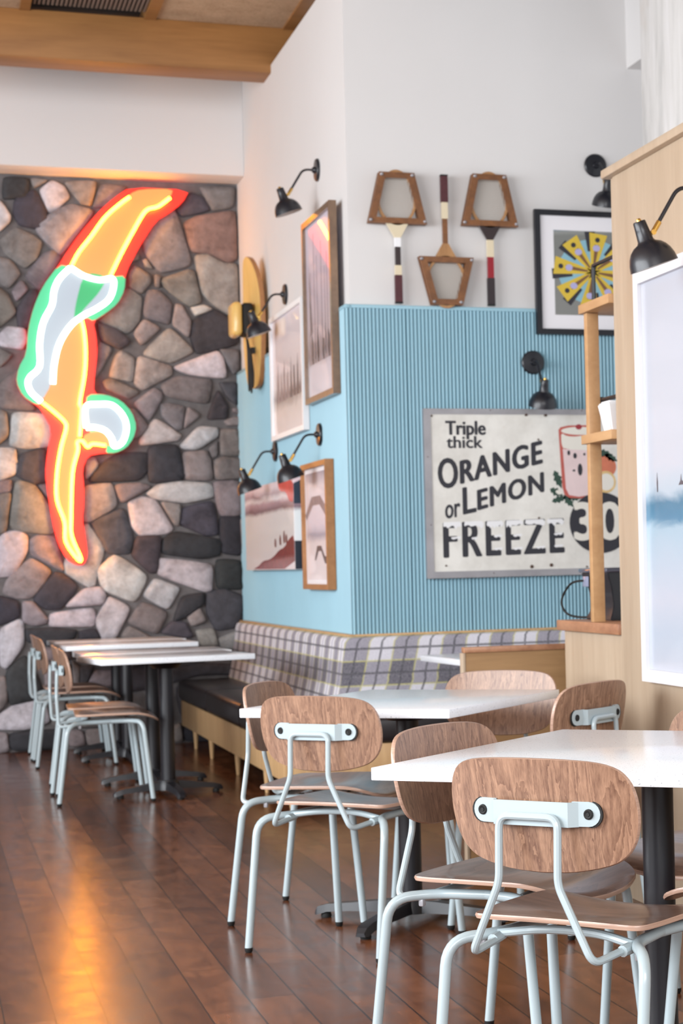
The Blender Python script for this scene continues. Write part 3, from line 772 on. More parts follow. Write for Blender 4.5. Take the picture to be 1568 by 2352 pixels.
# ---------------------------------------------------------------- chairs
def make_chair(label):
    t = thing('dining_chair', label, 'chair')
    # seat: dished plywood
    half = [(0.0, 0.088), (0.10, 0.088), (0.175, 0.090), (0.200, 0.100), (0.210, 0.125), (0.217, 0.20), (0.221, 0.30), (0.219, 0.38), (0.205, 0.44), (0.170, 0.488), (0.10, 0.508), (0.0, 0.513)]
    o = [(v.x, v.y) for v in smooth_line([(a, b_, 0) for a, b_ in half], 3)]
    o = o + [(-a, b_) for a, b_ in o[::-1]][1:-1]
    def seat_z(x, y):
        q = x / 0.21
        z = 0.441 + 0.010 * (1 - q * q) * max(0.0, 1 - (y - 0.088) / 0.14) - 0.010 * (1 - q * q) * min(1.0, max(0.0, (y - 0.13) / 0.1))
        z += 0.007 * q * q
        if y > 0.38:
            z -= 1.9 * (y - 0.38) ** 2
        return (x, y, z + 0.006)
    b = bm_new(); add_plate(b, o, (0, 0.30), seat_z, (0, 0, 1), 0.011); finish('seat', b, [M['seat_veneer'], M['ply_edge']], t, angle=50)
    # backrest
    half = [(0.0, 0.803), (0.08, 0.802), (0.15, 0.797), (0.193, 0.783), (0.216, 0.755), (0.225, 0.715), (0.224, 0.675), (0.214, 0.638), (0.192, 0.608), (0.155, 0.588), (0.08, 0.573), (0.0, 0.569)]
    o = [(v.x, v.y) for v in smooth_line([(a, b_, 0) for a, b_ in half], 3)]
    o = o + [(-a, b_) for a, b_ in o[::-1]][1:-1]
    def back_y(x, z):
        return (x, 0.012 + (0.803 - z) * 0.17 + 0.032 * (x / 0.225) ** 2, z)
    b = bm_new(); add_plate(b, o, (0, 0.69), back_y, (0, 1, 0), 0.011); finish('backrest', b, [M['veneer'], M['ply_edge']], t, angle=50)
    # steel bracket with jogs, and its bolts
    b = bm_new()
    prof = [(-0.150, 0.0), (-0.098, 0.0), (-0.090, -0.013), (0.090, -0.013), (0.106, 0.0), (0.150, 0.0)]
    base = lambda x: back_y(x, 0.694)[1] - 0.004
    rows = []
    for x, dy in prof:
        rows.append((x, (base(0.09) - 0.013) if dy else base(x)))
    hz = [0.0, 0.0235, 0.027, 0.027, 0.0235, 0.0]
    for (xa, ya), (xb, yb_) in zip(rows[1:], rows[2:-1]):
        vs = []
        for (x, y) in ((xa, ya), (xb, yb_)):
            for z in (0.668, 0.718):
                for e in (0.0, 0.0035):
                    vs.append(b.verts.new((x, y - e, z)))
        for f in ((0, 2, 6, 4), (1, 5, 7, 3), (0, 4, 5, 1), (2, 3, 7, 6), (0, 1, 3, 2), (4, 6, 7, 5)):
            b.faces.new([vs[i] for i in f])
    for s in (-1, 1):
        x0 = s * 0.128
        y0 = base(0.128)
        pl = [(x0 - s * 0.036, 0.669), (x0, 0.669)] + [(x0 + s * 0.025 * math.sin(a * PI / 10), 0.694 - 0.025 * math.cos(a * PI / 10)) for a in range(1, 10)] + [(x0, 0.719), (x0 - s * 0.036, 0.719)]
        add_prism(b, pl, lambda a, c, d: (a, d + (abs(a) - 0.128) * 0.15, c), y0 - 0.0035, y0)
    br = finish('bracket', b, M['steel'], t)
    for s in (-1, 1):
        b = bm_new()
        add_lathe(b, [(0.0, 0.0045), (0.004, 0.0045), (0.0045, 0.003), (0.008, 0.0045), (0.0105, 0.003), (0.011, 0)], (s * 0.128, base(0.128) - 0.0032, 0.694), (0, -1, 0), 14)
        finish('bolt', b, M['rubber'], br)
        b = bm_new()
        add_lathe(b, [(0.0, 0.0), (0.027, 0.0), (0.027, 0.004), (0, 0.004)], (s * 0.131, base(0.131) + 0.0005, 0.6935), (0, 1, 0), 18)
        finish('rubber_washer', b, M['rubber'], br)
    # bent back support
    yb0 = base(0.09) - 0.013 - 0.0115
    path = [(-0.158, 0.135, 0.413), (-0.146, 0.008, 0.400), (-0.071, 0.002, 0.553), (-0.071, yb0, 0.688), (0.071, yb0, 0.688), (0.071, 0.002, 0.553), (0.146, 0.008, 0.400), (0.158, 0.135, 0.413)]
    b = bm_new(); add_tube(b, fillet(path, [0.026, 0.02, 0.026, 0.026, 0.02, 0.026], 6), 0.0082, 10); finish('back_support', b, M['steel'], t)
    # legs: from the foot up round the bend and along the rail to its middle
    for s in (-1, 1):
        for rear in (1, 0):
            if rear:
                pts = [(s * 0.247, 0.0, 0.012), (s * 0.241, 0.052, 0.414), (s * 0.166, 0.135, 0.419), (s * 0.150, 0.27, 0.421)]
                rad = [0.055, 0.05]
            else:
                pts = [(s * 0.242, 0.467, 0.012), (s * 0.228, 0.425, 0.416), (s * 0.165, 0.37, 0.421), (s * 0.150, 0.268, 0.421)]
                rad = [0.055, 0.05]
            b = bm_new(); add_tube(b, fillet(pts, rad, 7), 0.0122, 12); lg = finish('leg', b, M['steel'], t)
            b = bm_new(); add_lathe(b, [(0.0, 0.0), (0.009, 0.0), (0.0125, 0.006), (0.0128, 0.016)], (pts[0][0], pts[0][1], 0.0), (0, 0, 1), 12); finish('foot_cap', b, M['rubber'], lg)
        b = bm_new(); add_box(b, s * 0.190 - 0.007, s * 0.190 + 0.007, 0.104, 0.118, 0.391, 0.409, 0.004); finish('stacking_bumper', b, M['clear_plastic'], t)
    b = bm_new()
    add_tube(b, smooth_line([(-0.166, 0.130, 0.419), (-0.08, 0.155, 0.428), (0, 0.162, 0.430), (0.08, 0.155, 0.428), (0.166, 0.130, 0.419)], 5), 0.0095, 10)
    add_tube(b, smooth_line([(-0.160, 0.37, 0.421), (0, 0.35, 0.424), (0.160, 0.37, 0.421)], 6), 0.0095, 10)
    for s in (-1, 1):
        add_tube(b, [(s * 0.159, 0.10, 0.4105), (s * 0.164, 0.142, 0.415)], 0.0125, 10)
    finish('seat_frame', b, M['steel'], t)
    return t

CH = [
    ((1.128, 3.843), -0.883, 'dining chair nearest the viewer, its back turned, at the front table', 'chairs at the front table'),
    ((1.104, 6.108), -0.824, 'dining chair with its back to the viewer at the middle white table', 'chairs at the middle table'),
    ((1.165, 4.823), -2.426, 'dining chair side-on at the left of the front table, facing right', 'chairs at the front table'),
    ((1.083, 7.003), -2.115, 'dining chair side-on at the left of the middle table, facing right', 'chairs at the middle table'),
    ((2.021, 7.089), 2.439, 'dining chair behind the middle table, in front of the low divider', 'chairs at the middle table'),
    ((2.09, 6.16), 0.705, 'dining chair at the right of the middle table, beside the partition', 'chairs at the middle table'),
    ((2.10, 4.95), 2.36, 'dining chair behind the front table, mostly hidden, cut by the frame', 'chairs at the front table'),
    ((2.03, 4.01), 0.78, 'dining chair at the right of the front table, only its seat corner showing', 'chairs at the front table'),
    ((0.664, 10.93), -1.62, 'dining chair nearest in the row by the stone wall, red light on its seat', 'chairs by the stone wall'),
    ((0.664, 11.49), -1.62, 'dining chair second nearest in the row by the stone wall', 'chairs by the stone wall'),
    ((0.664, 13.06), -1.59, 'dining chair third nearest in the row by the stone wall', 'chairs by the stone wall'),
    ((0.664, 13.63), -1.59, 'dining chair farthest in the row, right against the stone wall', 'chairs by the stone wall'),
]
ch0 = make_chair('brown wooden dining ' + CH[0][2])
for i, ((x, y), a, lab, grp) in enumerate(CH):
    lab = 'brown ' + lab
    if i == 0:
        ch0.location = (x, y, 0); ch0.rotation_euler = (0, 0, a); ch0['label'] = lab; ch0['group'] = grp
    else:
        dup(ch0, (x, y, 0), a, lab, grp)

# ---------------------------------------------------------------- tables
def make_table(label, w_, d_, loc, rz, r=0.0375, arm=0.36, grp=None, arms=(1, 1)):
    t = thing('dining_table', label, 'table', loc, rz, grp)
    b = bm_new(); add_box(b, -w_ / 2, w_ / 2, -d_ / 2, d_ / 2, 0.721, 0.75, 0.0025); finish('tabletop', b, M['quartz'], t)
    b = bm_new(); add_box(b, -0.17, 0.17, -0.17, 0.17, 0.709, 0.7205, 0.003); add_lathe(b, [(r * 1.7, 0.68), (r * 2.6, 0.709)], seg=20); finish('mounting_plate', b, M['black_metal'], t)
    b = bm_new(); add_lathe(b, [(0, 0.0835), (r * 1.02, 0.0835), (r, 0.12), (r, 0.709), (0, 0.709)], seg=28); finish('pedestal', b, M['black_metal'], t)
    b = bm_new()
    add_lathe(b, [(0, 0.03), (0.062, 0.03), (0.058, 0.06), (0.048, 0.083), (0, 0.083)], seg=24)
    for k in range(4):
        a = k * PI / 2
        L = arm * (arms[0] if k % 2 == 0 else arms[1])
        c, s = math.cos(a), math.sin(a)
        secs = [(0.0, 0.031, 0.034, 0.076), (0.10, 0.030, 0.032, 0.070), (L * 0.6, 0.027, 0.030, 0.058), (L - 0.05, 0.026, 0.024, 0.050), (L - 0.012, 0.024, 0.012, 0.040), (L, 0.017, 0.012, 0.024)]
        rings = []
        for (x, hw, z0, z1) in secs:
            q = [(x, -hw, z0), (x, hw, z0), (x, hw * .75, z1), (x, -hw * .75, z1)]
            rings.append([b.verts.new((px * c - py * s, px * s + py * c, pz)) for px, py, pz in q])
        for A, B in zip(rings, rings[1:]):
            for i in range(4):
                b.faces.new((A[i], A[(i + 1) % 4], B[(i + 1) % 4], B[i]))
        b.faces.new(rings[0]); b.faces.new(rings[-1])
    base = finish('cross_base', b, M['black_metal'], t)
    for k in range(4):
        a = k * PI / 2
        L = arm * (arms[0] if k % 2 == 0 else arms[1]) - 0.035
        b = bm_new(); add_lathe(b, [(0, 0), (0.017, 0), (0.019, 0.006), (0.016, 0.018), (0, 0.018)], (L * math.cos(a), L * math.sin(a), 0), seg=14); finish('glide', b, M['rubber'], base)
    return t
T1 = -0.765
c1, s1 = math.cos(T1), math.sin(T1)
def corner(fl, w_, d_, a):
    return (fl[0] + math.cos(a) * w_ / 2 - math.sin(a) * d_ / 2, fl[1] + math.sin(a) * w_ / 2 + math.cos(a) * d_ / 2, 0)
make_table('front white table with black pedestal, nearest the viewer, cut by the frame', 0.97, 0.966, corner((0.932, 4.391), 0.97, 0.966, T1), T1, arm=0.40)
make_table('middle white table with four brown chairs round it, by the oak partition', 0.745, 0.885, corner((0.955, 6.487), 0.745, 0.885, -0.70), -0.70, arm=0.36)
lt = make_table('nearest of four white tables in the row by the stone wall', 0.80, 0.61, (1.225, 10.92, 0), 0.13, arm=0.29, grp='tables by the stone wall')
for (y, a, lab) in ((11.58, 0.02, 'second nearest of four white tables in the row by the stone wall'), (13.05, 0.05, 'third of four white tables in the row by the stone wall'), (13.72, 0.08, 'farthest of four white tables in the row, against the stone wall')):
    dup(lt, (1.222, y, 0), a, lab)
b = None
bt = make_table('white booth table seen behind the low oak divider', 0.62, 1.2, (2.67, 9.13, 0.0), 0.06, arm=0.28)
for ch in bt.children:
    ch.location.z += 0.0

# ---------------------------------------------------------------- banquette bench wrapping the corner
BX, BY = 1.68, 9.92            # front faces
be = thing('banquette_bench', 'long corner bench with black leather seat, plaid back and pale wood base', 'bench', (1.9, 11.0, 0))
def bpart(name, b, m, par=be, **kw):
    return finish(name, b, m, par, be.location, **kw)
b = bm_new(); add_box(b, BX, BX + 0.02, BY, 14.08, 0.13, 0.302, 0.002); add_box(b, BX + .02, 2.0, 14.06, 14.08, 0.13, 0.302); bpart('base_panel', b, M['bench_wood'])
b = bm_new(); add_box(b, BX + 0.02, 4.6, BY, BY + 0.02, 0.13, 0.302, 0.002); bpart('base_panel', b, M['bench_wood'])
b = bm_new(); add_box(b, BX + .025, 2.1, BY + .025, 14.05, 0.27, 0.30); add_box(b, 2.1, 4.6, BY + .025, 10.36, 0.27, 0.30); bpart('seat_board', b, M['plenum'], flat=True)
for (x0, x1, y0, y1) in ((BX - 0.02, 2.09, 12.72, 14.08), (BX - 0.02, 2.09, 11.30, 12.71), (BX - 0.02, 2.09, BY - 0.02, 11.29), (2.10, 3.30, BY - 0.02, 10.30), (3.31, 4.6, BY - 0.02, 10.30)):
    b = bm_new(); add_box(b, x0, x1, y0, y1, 0.303, 0.445, 0.035, seg=4); bpart('seat_cushion', b, M['leather'], angle=80)
def add_uv(o, fn):
    me = o.data
    uvl = me.uv_layers.new(name='UVMap')
    for p in me.polygons:
        for li in p.loop_indices:
            co = me.vertices[me.loops[li].vertex_index].co
            uvl.data[li].uv = fn(co)
def back_profile(y_face, sign):
    pass
loc = Vector(be.location)
b = bm_new()
prof = [(0.150, 0.446), (0.118, 0.60), (0.098, 0.76), (0.094, 0.80), (0.084, 0.822), (0.064, 0.831), (0.03, 0.831), (0.03, 0.446)]   # distance off the wall, height
path = [((XA, 14.10), (-1, 0)), ((XA, YB), (-1, -1)), ((4.6, YB), (0, -1))]
rings = []
for (px, py), (nx, ny) in path:
    rings.append([b.verts.new((px + nx * d, py + ny * d, z)) for d, z in prof])
for A, B in zip(rings, rings[1:]):
    for i in range(len(prof)):
        j = (i + 1) % len(prof)
        b.faces.new((A[i], A[j], B[j], B[i]))
b.faces.new(rings[0]); b.faces.new(rings[-1])
bk = bpart('plaid_back', b, M['plaid'], angle=25)
def uvb(co):
    wx, wy, wz = co.x + loc.x, co.y + loc.y, co.z
    # the vertices of the corner ring serve both walls: measured along the wall from the corner
    u = (wx - 2.06) if wy < YB - 0.02 and wx > 2.02 and wx > (XA - (YB - wy) + 0.004) else -(wy - 10.31)
    return (u, (wz - 0.831) * 1.02 + 0.262)
add_uv(bk, uvb)
b = bm_new()
add_box(b, XA - 0.036, XA - 0.026, YB - 0.03, 14.10, 0.80, 0.842, 0.001)
add_box(b, XA - 0.066, XA - 0.030, YB - 0.066, 14.10, 0.8315, 0.842, 0.002)
add_box(b, XA - 0.030, 4.6, YB - 0.066, YB - 0.026, 0.8315, 0.842, 0.002)
bpart('top_ledge', b, M['bench_wood'])
for (x, y) in ((1.715, 13.62), (1.715, 12.85), (1.715, 11.75), (1.715, 10.72), (1.715, 9.97), (2.62, 9.97), (3.5, 9.97)):
    b = bm_new(); add_lathe(b, [(0, 0.0), (0.010, 0.0), (0.011, 0.004), (0.019, 0.13), (0.019, 0.272), (0, 0.272)], (x, y, 0), seg=14); bpart('leg', b, M['bench_wood'])

# ---------------------------------------------------------------- wall lamps (built facing -y, base on the wall at y = 0)
def make_lamp(label):
    t = thing('wall_lamp', label, 'lamp')
    b = bm_new(); add_lathe(b, [(0, 0), (0.064, 0.0), (0.064, 0.010), (0.058, 0.016), (0.02, 0.019), (0.014, 0.034), (0, 0.034)], (0, 0, 0), (0, -1, 0), 32); finish('wall_plate', b, M['lamp_black'], t)
    b = bm_new()
    p = fillet([(0, -0.02, 0), (0, -0.085, 0), (0, -0.160, -0.125)], 0.03, 8)
    add_tube(b, p, 0.0065, 12)
    arm = finish('arm', b, M['lamp_black'], t)
    b = bm_new(); add_tube(b, [(0, -0.150, -0.110), (0, -0.1685, -0.140)], 0.0088, 14); add_lathe(b, [(0, -0.008), (0.0085, -0.008), (0.0085, 0.008), (0, 0.008)], (0, -0.171, -0.144), (1, 0, 0), 14); finish('brass_joint', b, M['brass'], arm)
    ax = Vector((0, 0.33, -0.944)).normalized()          # from the cap towards the opening
    top = Vector((0, -0.217, -0.112))
    b = bm_new()
    outer = [(0.0, 0.0), (0.0185, 0.0), (0.0205, 0.003), (0.0225, 0.030), (0.0255, 0.062), (0.030, 0.069), (0.045, 0.076), (0.058, 0.088), (0.068, 0.104), (0.0745, 0.123), (0.0785, 0.146)]
    inner = [(0.0765, 0.146), (0.0725, 0.124), (0.066, 0.106), (0.056, 0.091), (0.044, 0.080), (0.02, 0.072), (0.0, 0.072)]
    add_lathe(b, outer, top, ax, 36, 0)
    add_lathe(b, [(0.0785, 0.146)] + inner, top, ax, 36, 1)
    bmesh.ops.remove_doubles(b, verts=b.verts[:], dist=0.0001)
    sh = finish('lamp_shade', b, [M['lamp_black'], M['lamp_inside']], t, angle=50)
    b = bm_new(); add_lathe(b, [(0, -0.009), (0.006, -0.009), (0.008, -0.005), (0.0085, 0.001), (0, 0.001)], top, ax, 14); finish('brass_cap', b, M['brass'], sh)
    b = bm_new(); add_lathe(b, [(0, 0.075), (0.012, 0.078), (0.024, 0.10), (0.022, 0.118), (0.012, 0.13), (0, 0.133)], top, ax, 16); finish('bulb', b, M['lamp_inside'], sh)
    return t
W = -PI / 2
lamps = [
    ((XA, 11.19, 3.438), W, 'black lamp over the tall dark framed poster, highest on the pink-lit wall', 'lamps on the side wall'),
    ((XA, 12.31, 2.886), W, 'black lamp in front of the yellow board, above the white framed picture', 'lamps on the side wall'),
    ((XA - .034, 12.612, 1.936), W, 'black lamp over the left part of the unframed wave print, next to the stone', 'lamps on the side wall'),
    ((XA - .034, 11.136, 1.944), W, 'black lamp over the small brown framed picture, right of its lower neighbour', 'lamps on the side wall'),
    ((3.146, YB - .034, 2.286), 0, 'black lamp over the enamel price sign', 'lamps on the sign wall'),
    ((3.542, YB, 3.382), 0, 'black lamp over the black framed picture, highest on the right wall', 'lamps on the sign wall'),
    ((2.33, 5.80, 2.362), W, 'black lamp with brass joint on the oak partition, over the white framed ocean print', None),
]
l0 = make_lamp('black wall lamp')
for i, (p, a, lab, g) in enumerate(lamps):
    if i == 0:
        l0.location = p; l0.rotation_euler = (0, 0, a); l0['label'] = lab; l0['group'] = g
    else:
        o = dup(l0, p, a, lab, g)
        if g is None and 'group' in o:
            del o['group']

# ---------------------------------------------------------------- pictures
def picture(name, label, wall, u0, u1, z0, z1, fw, depth, frame_m, print_m, matw=0.0, off=0.0, patches=(), mat_m=None):
    """wall: 'side' (u = y, faces -x, at x) or 'sign' (u = x, faces -y)"""
    kind, base = wall
    base -= off
    pl = (lambda u, z, d: (base - d, u, z)) if kind == 'side' else (lambda u, z, d: (u, base - d, z))
    t = thing(name, label, 'picture', pl((u0 + u1) / 2, z0, 0.0))
    L = t.location
    if frame_m:
        b = bm_new(); add_ring(b, rect(u0, u1, z0, z1), rect(u0 + fw, u1 - fw, z0 + fw, z1 - fw), pl, 0.0, depth); finish('frame', b, frame_m, t, L, flat=True)
    i = fw * 0.9
    d = depth * 0.55
    if matw:
        b = bm_new(); add_box_place(b, rect(u0 + i, u1 - i, z0 + i, z1 - i), pl, 0.002, d); finish('mat_board', b, mat_m or M['mat_board'], t, L, flat=True)
        i = fw + matw; d += 0.001
    b = bm_new(); add_box_place(b, rect(u0 + i, u1 - i, z0 + i, z1 - i), pl, 0.003 if not matw else d - 0.0008, d); pr = finish('print', b, print_m, t, L, flat=True)
    for nm, poly, m, k in patches:
        b = bm_new(); add_prism(b, poly, pl, d, d + 0.0006 * k); finish(nm, b, m, pr, L, flat=True)
    return t
def add_box_place(b, poly, pl, d0, d1):
    add_prism(b, poly, pl, d0, d1)

g = lambda v: srgb(v, v, v)
SEA_TALL = mk_sea('print_masts', [(0.0, srgb(229, 225, 234)), (0.18, srgb(216, 209, 218)), (0.26, srgb(140, 122, 122)), (0.34, srgb(195, 177, 181)), (0.6, srgb(200, 186, 200)), (1.0, srgb(227, 220, 236))], -0.0 + 0.0, 1.05, 0.10, 0.8)
SEA_WHITE = mk_sea('print_harbour', [(0.0, srgb(238, 229, 229)), (0.22, srgb(227, 216, 211)), (0.32, srgb(129, 115, 113)), (0.40, srgb(211, 200, 200)), (1.0, srgb(236, 227, 234))], 0.0, 0.78, 0.12, 0.6)
SEA_BROWN = mk_sea('print_beach', [(0.0, srgb(247, 236, 238)), (0.36, srgb(236, 222, 222)), (0.42, srgb(174, 168, 181)), (0.5, srgb(209, 200, 211)), (0.8, srgb(231, 220, 225)), (0.9, srgb(170, 163, 177)), (1.0, srgb(243, 234, 238))], 0.0, 0.73, 0.08, 0.6)
def mk_coast():
    t = NT('print_coast')
    tc = t.n('ShaderNodeTexCoord'); sp = t.n('ShaderNodeSeparateXYZ'); t.l(tc.outputs['Object'], sp.inputs[0])
    n = t.noise(t.coord('Object', (1, 1.0, 2.4)), 3.4, 6, 0.62, 0.9)
    z = t.math('DIVIDE', sp.outputs['Z'], 0.555)
    z = t.math('ADD', z, t.math('MULTIPLY', t.math('SUBTRACT', n, 0.5), 0.10))
    c = t.ramp(z, [(0.0, srgb(248, 245, 248)), (0.45, srgb(248, 248, 248)), (0.63, srgb(248, 248, 248)), (0.68, srgb(140, 113, 122)), (0.76, srgb(204, 174, 184)), (0.80, srgb(248, 241, 245)), (0.86, srgb(174, 143, 152)), (0.93, srgb(248, 220, 225))])
    t.l(c, t.b.inputs['Base Color']); t.set(Roughness=0.5)
    t.b.inputs['Coat Weight'].default_value = 1.0; t.b.inputs['Coat Roughness'].default_value = 0.04
    return t.m
COAST = mk_coast()
DARKROCK = plain('print_rock', srgb(126, 36, 48), 0.5, coat=0.8, var=0.3, vs=24)
REDTONE = plain('print_red_tone', srgb(222, 84, 86), 0.5, coat=0.8, var=0.15, vs=8)
FIG = plain('print_figure', srgb(86, 44, 54), 0.5)
GREYFIG = plain('print_dark_tone', srgb(86, 80, 86), 0.5, var=0.2, vs=30)
PFIG = plain('print_mid_tone', srgb(134, 122, 126), 0.5, var=0.2, vs=20)
SIDE = ('side', XA)
masts = []
for k, (y, h) in enumerate(((11.20, 0.50), (11.09, 0.70), (11.01, 0.57), (10.88, 0.63), (10.79, 0.48), (10.72, 0.55), (10.65, 0.42))):
    masts.append(('mast', [(y - 0.008, 2.36), (y + 0.008, 2.36), (y + 0.003, 2.36 + h), (y - 0.003, 2.36 + h)], GREYFIG, 1))
for k in range(9):
    y = 10.62 + k * 0.078
    masts.append(('boat', [(y - .03, 2.34), (y + .03, 2.34), (y + .022, 2.46 + (k % 3) * .04), (y - .02, 2.45)], GREYFIG if k % 2 else PFIG, 1))
masts.append(('sail', [(11.25, 2.9), (11.15, 2.52), (11.24, 2.50)], PFIG, 1))
picture('framed_poster', 'tall dark framed sailing poster, the highest picture on the side wall', SIDE, 10.53, 11.35, 2.124, 3.152, 0.033, 0.040, wood('poster_frame', srgb(96, 74, 58), srgb(136, 108, 84), (6, 6, 6), 0.35, coat=0.4), SEA_TALL, patches=masts, off=0.035)
wp = []
for k in range(8):
    y = 11.53 + k * 0.112
    wp.append(('boat', [(y, 2.22), (y + .08, 2.22), (y + .06, 2.30 + (k % 3) * .05), (y + .03, 2.40 + (k % 2) * .06), (y + .01, 2.28)], GREYFIG if k < 4 else PFIG, 1))
picture('framed_picture', 'white framed picture of a pale harbour, left of the tall dark poster', SIDE, 11.45, 12.56, 1.994, 2.76, 0.03, 0.035, M['white_frame'], SEA_WHITE, patches=wp, off=0.035)
bp = [('wave_arch', [(11.10, 1.52), (11.3, 1.60), (11.55, 1.60), (11.75, 1.50), (11.72, 1.47), (11.52, 1.55), (11.32, 1.55), (11.12, 1.47)], PFIG, 1),
      ('chair_figure', [(11.12, 1.26), (11.2, 1.26), (11.3, 1.32), (11.42, 1.32), (11.5, 1.24), (11.46, 1.24), (11.38, 1.29), (11.3, 1.29), (11.2, 1.22), (11.12, 1.22)], GREYFIG, 1)]
picture('framed_picture', 'small brown wood framed beach picture, lowest right on the side wall', SIDE, 10.78, 11.535, 1.075, 1.79, 0.03, 0.046, M['frame_wood'], SEA_BROWN, matw=0.025, patches=[(n_, [(a - .25, c) for a, c in p_], m_, k_) for n_, p_, m_, k_ in bp], off=0.035)
# unframed canvas print
cv = thing('canvas_print', 'unframed red and white print of waves and rocks beside the stone wall', 'picture', (XA - 0.035, 12.750, 1.19))
b = bm_new(); add_box(b, XA - 0.081, XA - 0.035, 11.770, 13.630, 1.19, 1.735, 0.001); pc = finish('print', b, COAST, cv, cv.location, flat=True)
pl = lambda u, z, d: (XA - 0.081 - d, u, z)
def patch(nm, poly, m, par, sub=1):
    b = bm_new(); add_prism(b, chaikin(poly, sub), pl, 0.0002, 0.0010); finish(nm, b, m, par, cv.location, flat=True)
patch('rocks', [(13.370, 1.195), (13.120, 1.215), (12.920, 1.25), (12.670, 1.255), (12.470, 1.28), (12.320, 1.31), (12.120, 1.325), (11.970, 1.37), (11.775, 1.40), (11.775, 1.195)], DARKROCK, pc)
patch('red_area', [(11.775, 1.733), (11.775, 1.59), (11.920, 1.60), (12.020, 1.66), (12.240, 1.67), (12.320, 1.733)], REDTONE, pc)  # flat red area over the upper corner of the canvas front
for y, z, h in ((12.440, 1.33, .06), (12.260, 1.34, .07), (12.120, 1.35, .085), (12.040, 1.35, .06)):
    patch('figure', [(y - .03, z), (y + .03, z), (y + .035, z + h * .6), (y, z + h), (y - .03, z + h * .6)], FIG, pc)
b = bm_new(); add_prism(b, [(XA - .0805, 1.192), (XA - .037, 1.192), (XA - .037, 1.36), (XA - .0805, 1.36)], lambda a, c, d: (a, 11.770 - d, c), 0.0002, 0.001); finish('dark_side_strip', b, plain('print_night', srgb(34, 40, 52), 0.5), pc, cv.location, flat=True)
b = bm_new(); add_prism(b, [(XA - .0805, 1.58), (XA - .037, 1.58), (XA - .037, 1.72), (XA - .0805, 1.70)], lambda a, c, d: (a, 11.770 - d, c), 0.0002, 0.001); finish('dark_side_strip', b, plain('print_slate', srgb(50, 62, 78), 0.5), pc, cv.location, flat=True)

# black framed picture on the sign wall: sun mats set out in a star
SIGN = ('sign', YB)
def mk_deck():
    t = NT('print_deck')
    tc = t.n('ShaderNodeTexCoord'); sp = t.n('ShaderNodeSeparateXYZ'); t.l(tc.outputs['Object'], sp.inputs[0])
    n = t.noise(t.coord(), 14, 3)
    z = t.math('ADD', t.math('ADD', sp.outputs['Z'], t.math('MULTIPLY', sp.outputs['X'], -0.06)), t.math('MULTIPLY', n, 0.02))
    t.l(t.ramp(t.math('DIVIDE', z, 0.7), [(0.0, srgb(128, 128, 124)), (0.80, srgb(116, 118, 114)), (0.83, srgb(140, 142, 138)), (0.86, srgb(84, 116, 140)), (0.9, srgb(70, 100, 130))]), t.b.inputs['Base Color'])
    t.set(Roughness=0.45); t.b.inputs['Coat Weight'].default_value = 0.6
    return t.m
YELL = plain('print_yellow', srgb(212, 182, 62), 0.5, var=0.06)
AQUA = plain('print_aqua', srgb(136, 182, 198), 0.5, var=0.08)
SKIN = plain('print_tan', srgb(122, 86, 58), 0.5)
BIK = plain('print_lilac', srgb(176, 172, 214), 0.5)
SHAD = plain('print_dark', srgb(46, 44, 52), 0.5)
cx, cz = 3.497, 2.785
pts = [('pool_disc', circle(cx, cz, 0.20, 0.18, 30), AQUA, 1)]
def radial(a, r0, r1, w0, w1):
    c, s = math.cos(a), math.sin(a)
    return [(cx + c * r0 - s * -w0, cz + (s * r0 + c * -w0) * .95), (cx + c * r1 - s * -w1, cz + (s * r1 + c * -w1) * .95), (cx + c * r1 - s * w1, cz + (s * r1 + c * w1) * .95), (cx + c * r0 - s * w0, cz + (s * r0 + c * w0) * .95)]
for k in range(8):
    a = math.radians(36 + 45 * k)
    pts.append(('mat_shadow', radial(a + 0.22, 0.12, 0.235, 0.02, 0.03), SHAD, 2))
for k in range(8):
    a = math.radians(36 + 45 * k)
    pts.append(('sun_mat', radial(a, 0.01, 0.224, 0.012, 0.052), YELL, 3))
    pts.append(('sunbather', radial(a, 0.03, 0.16, 0.005, 0.013), SKIN, 4))
    c, s = math.cos(a), math.sin(a)
    pts.append(('swimsuit', circle(cx + c * .140, cz + s * .133, 0.021, 0.018, 10), BIK, 5))
    pts.append(('hair', circle(cx + c * .188, cz + s * .179, 0.014, 0.014, 10), SHAD, 5))
picture('framed_picture', 'black framed picture with yellow sun mats in a star, on the sign wall', SIGN, 3.167, 3.83, 2.439, 3.117, 0.030, 0.034, M['black_frame'], mk_deck(), matw=0.078, patches=pts, off=0.036)

# white framed ocean print on the partition
PART = ('side', 2.33)
OCEAN = mk_sea('print_ocean', [(0.0, srgb(186, 190, 202)), (0.12, srgb(178, 188, 202)), (0.2, srgb(188, 192, 204)), (0.30, srgb(174, 188, 202)), (0.375, srgb(158, 182, 198)), (0.395, srgb(78, 128, 158)), (0.43, srgb(70, 120, 148)), (0.46, srgb(174, 188, 200)), (0.52, srgb(188, 192, 202)), (1.0, srgb(186, 189, 199))], 0.0, 1.40, 0.05, 0.35, 0.3)
sf = [('surfer', [(6.222, 1.425), (6.232, 1.425), (6.234, 1.455), (6.229, 1.49), (6.222, 1.46)], GREYFIG, 1), ('surfer', [(6.03, 1.44), (5.985, 1.44), (5.985, 1.45), (6.0, 1.455), (6.005, 1.475), (6.012, 1.455)], GREYFIG, 1), ('surfer', [(5.43, 1.44), (5.40, 1.44), (5.405, 1.48)], GREYFIG, 1)]
picture('framed_picture', 'large white framed ocean print on the oak partition at the right edge', PART, 4.5, 6.385, 0.785, 2.178, 0.042, 0.032, plain('off_white_frame', srgb(222, 222, 226), 0.4), OCEAN, patches=sf)

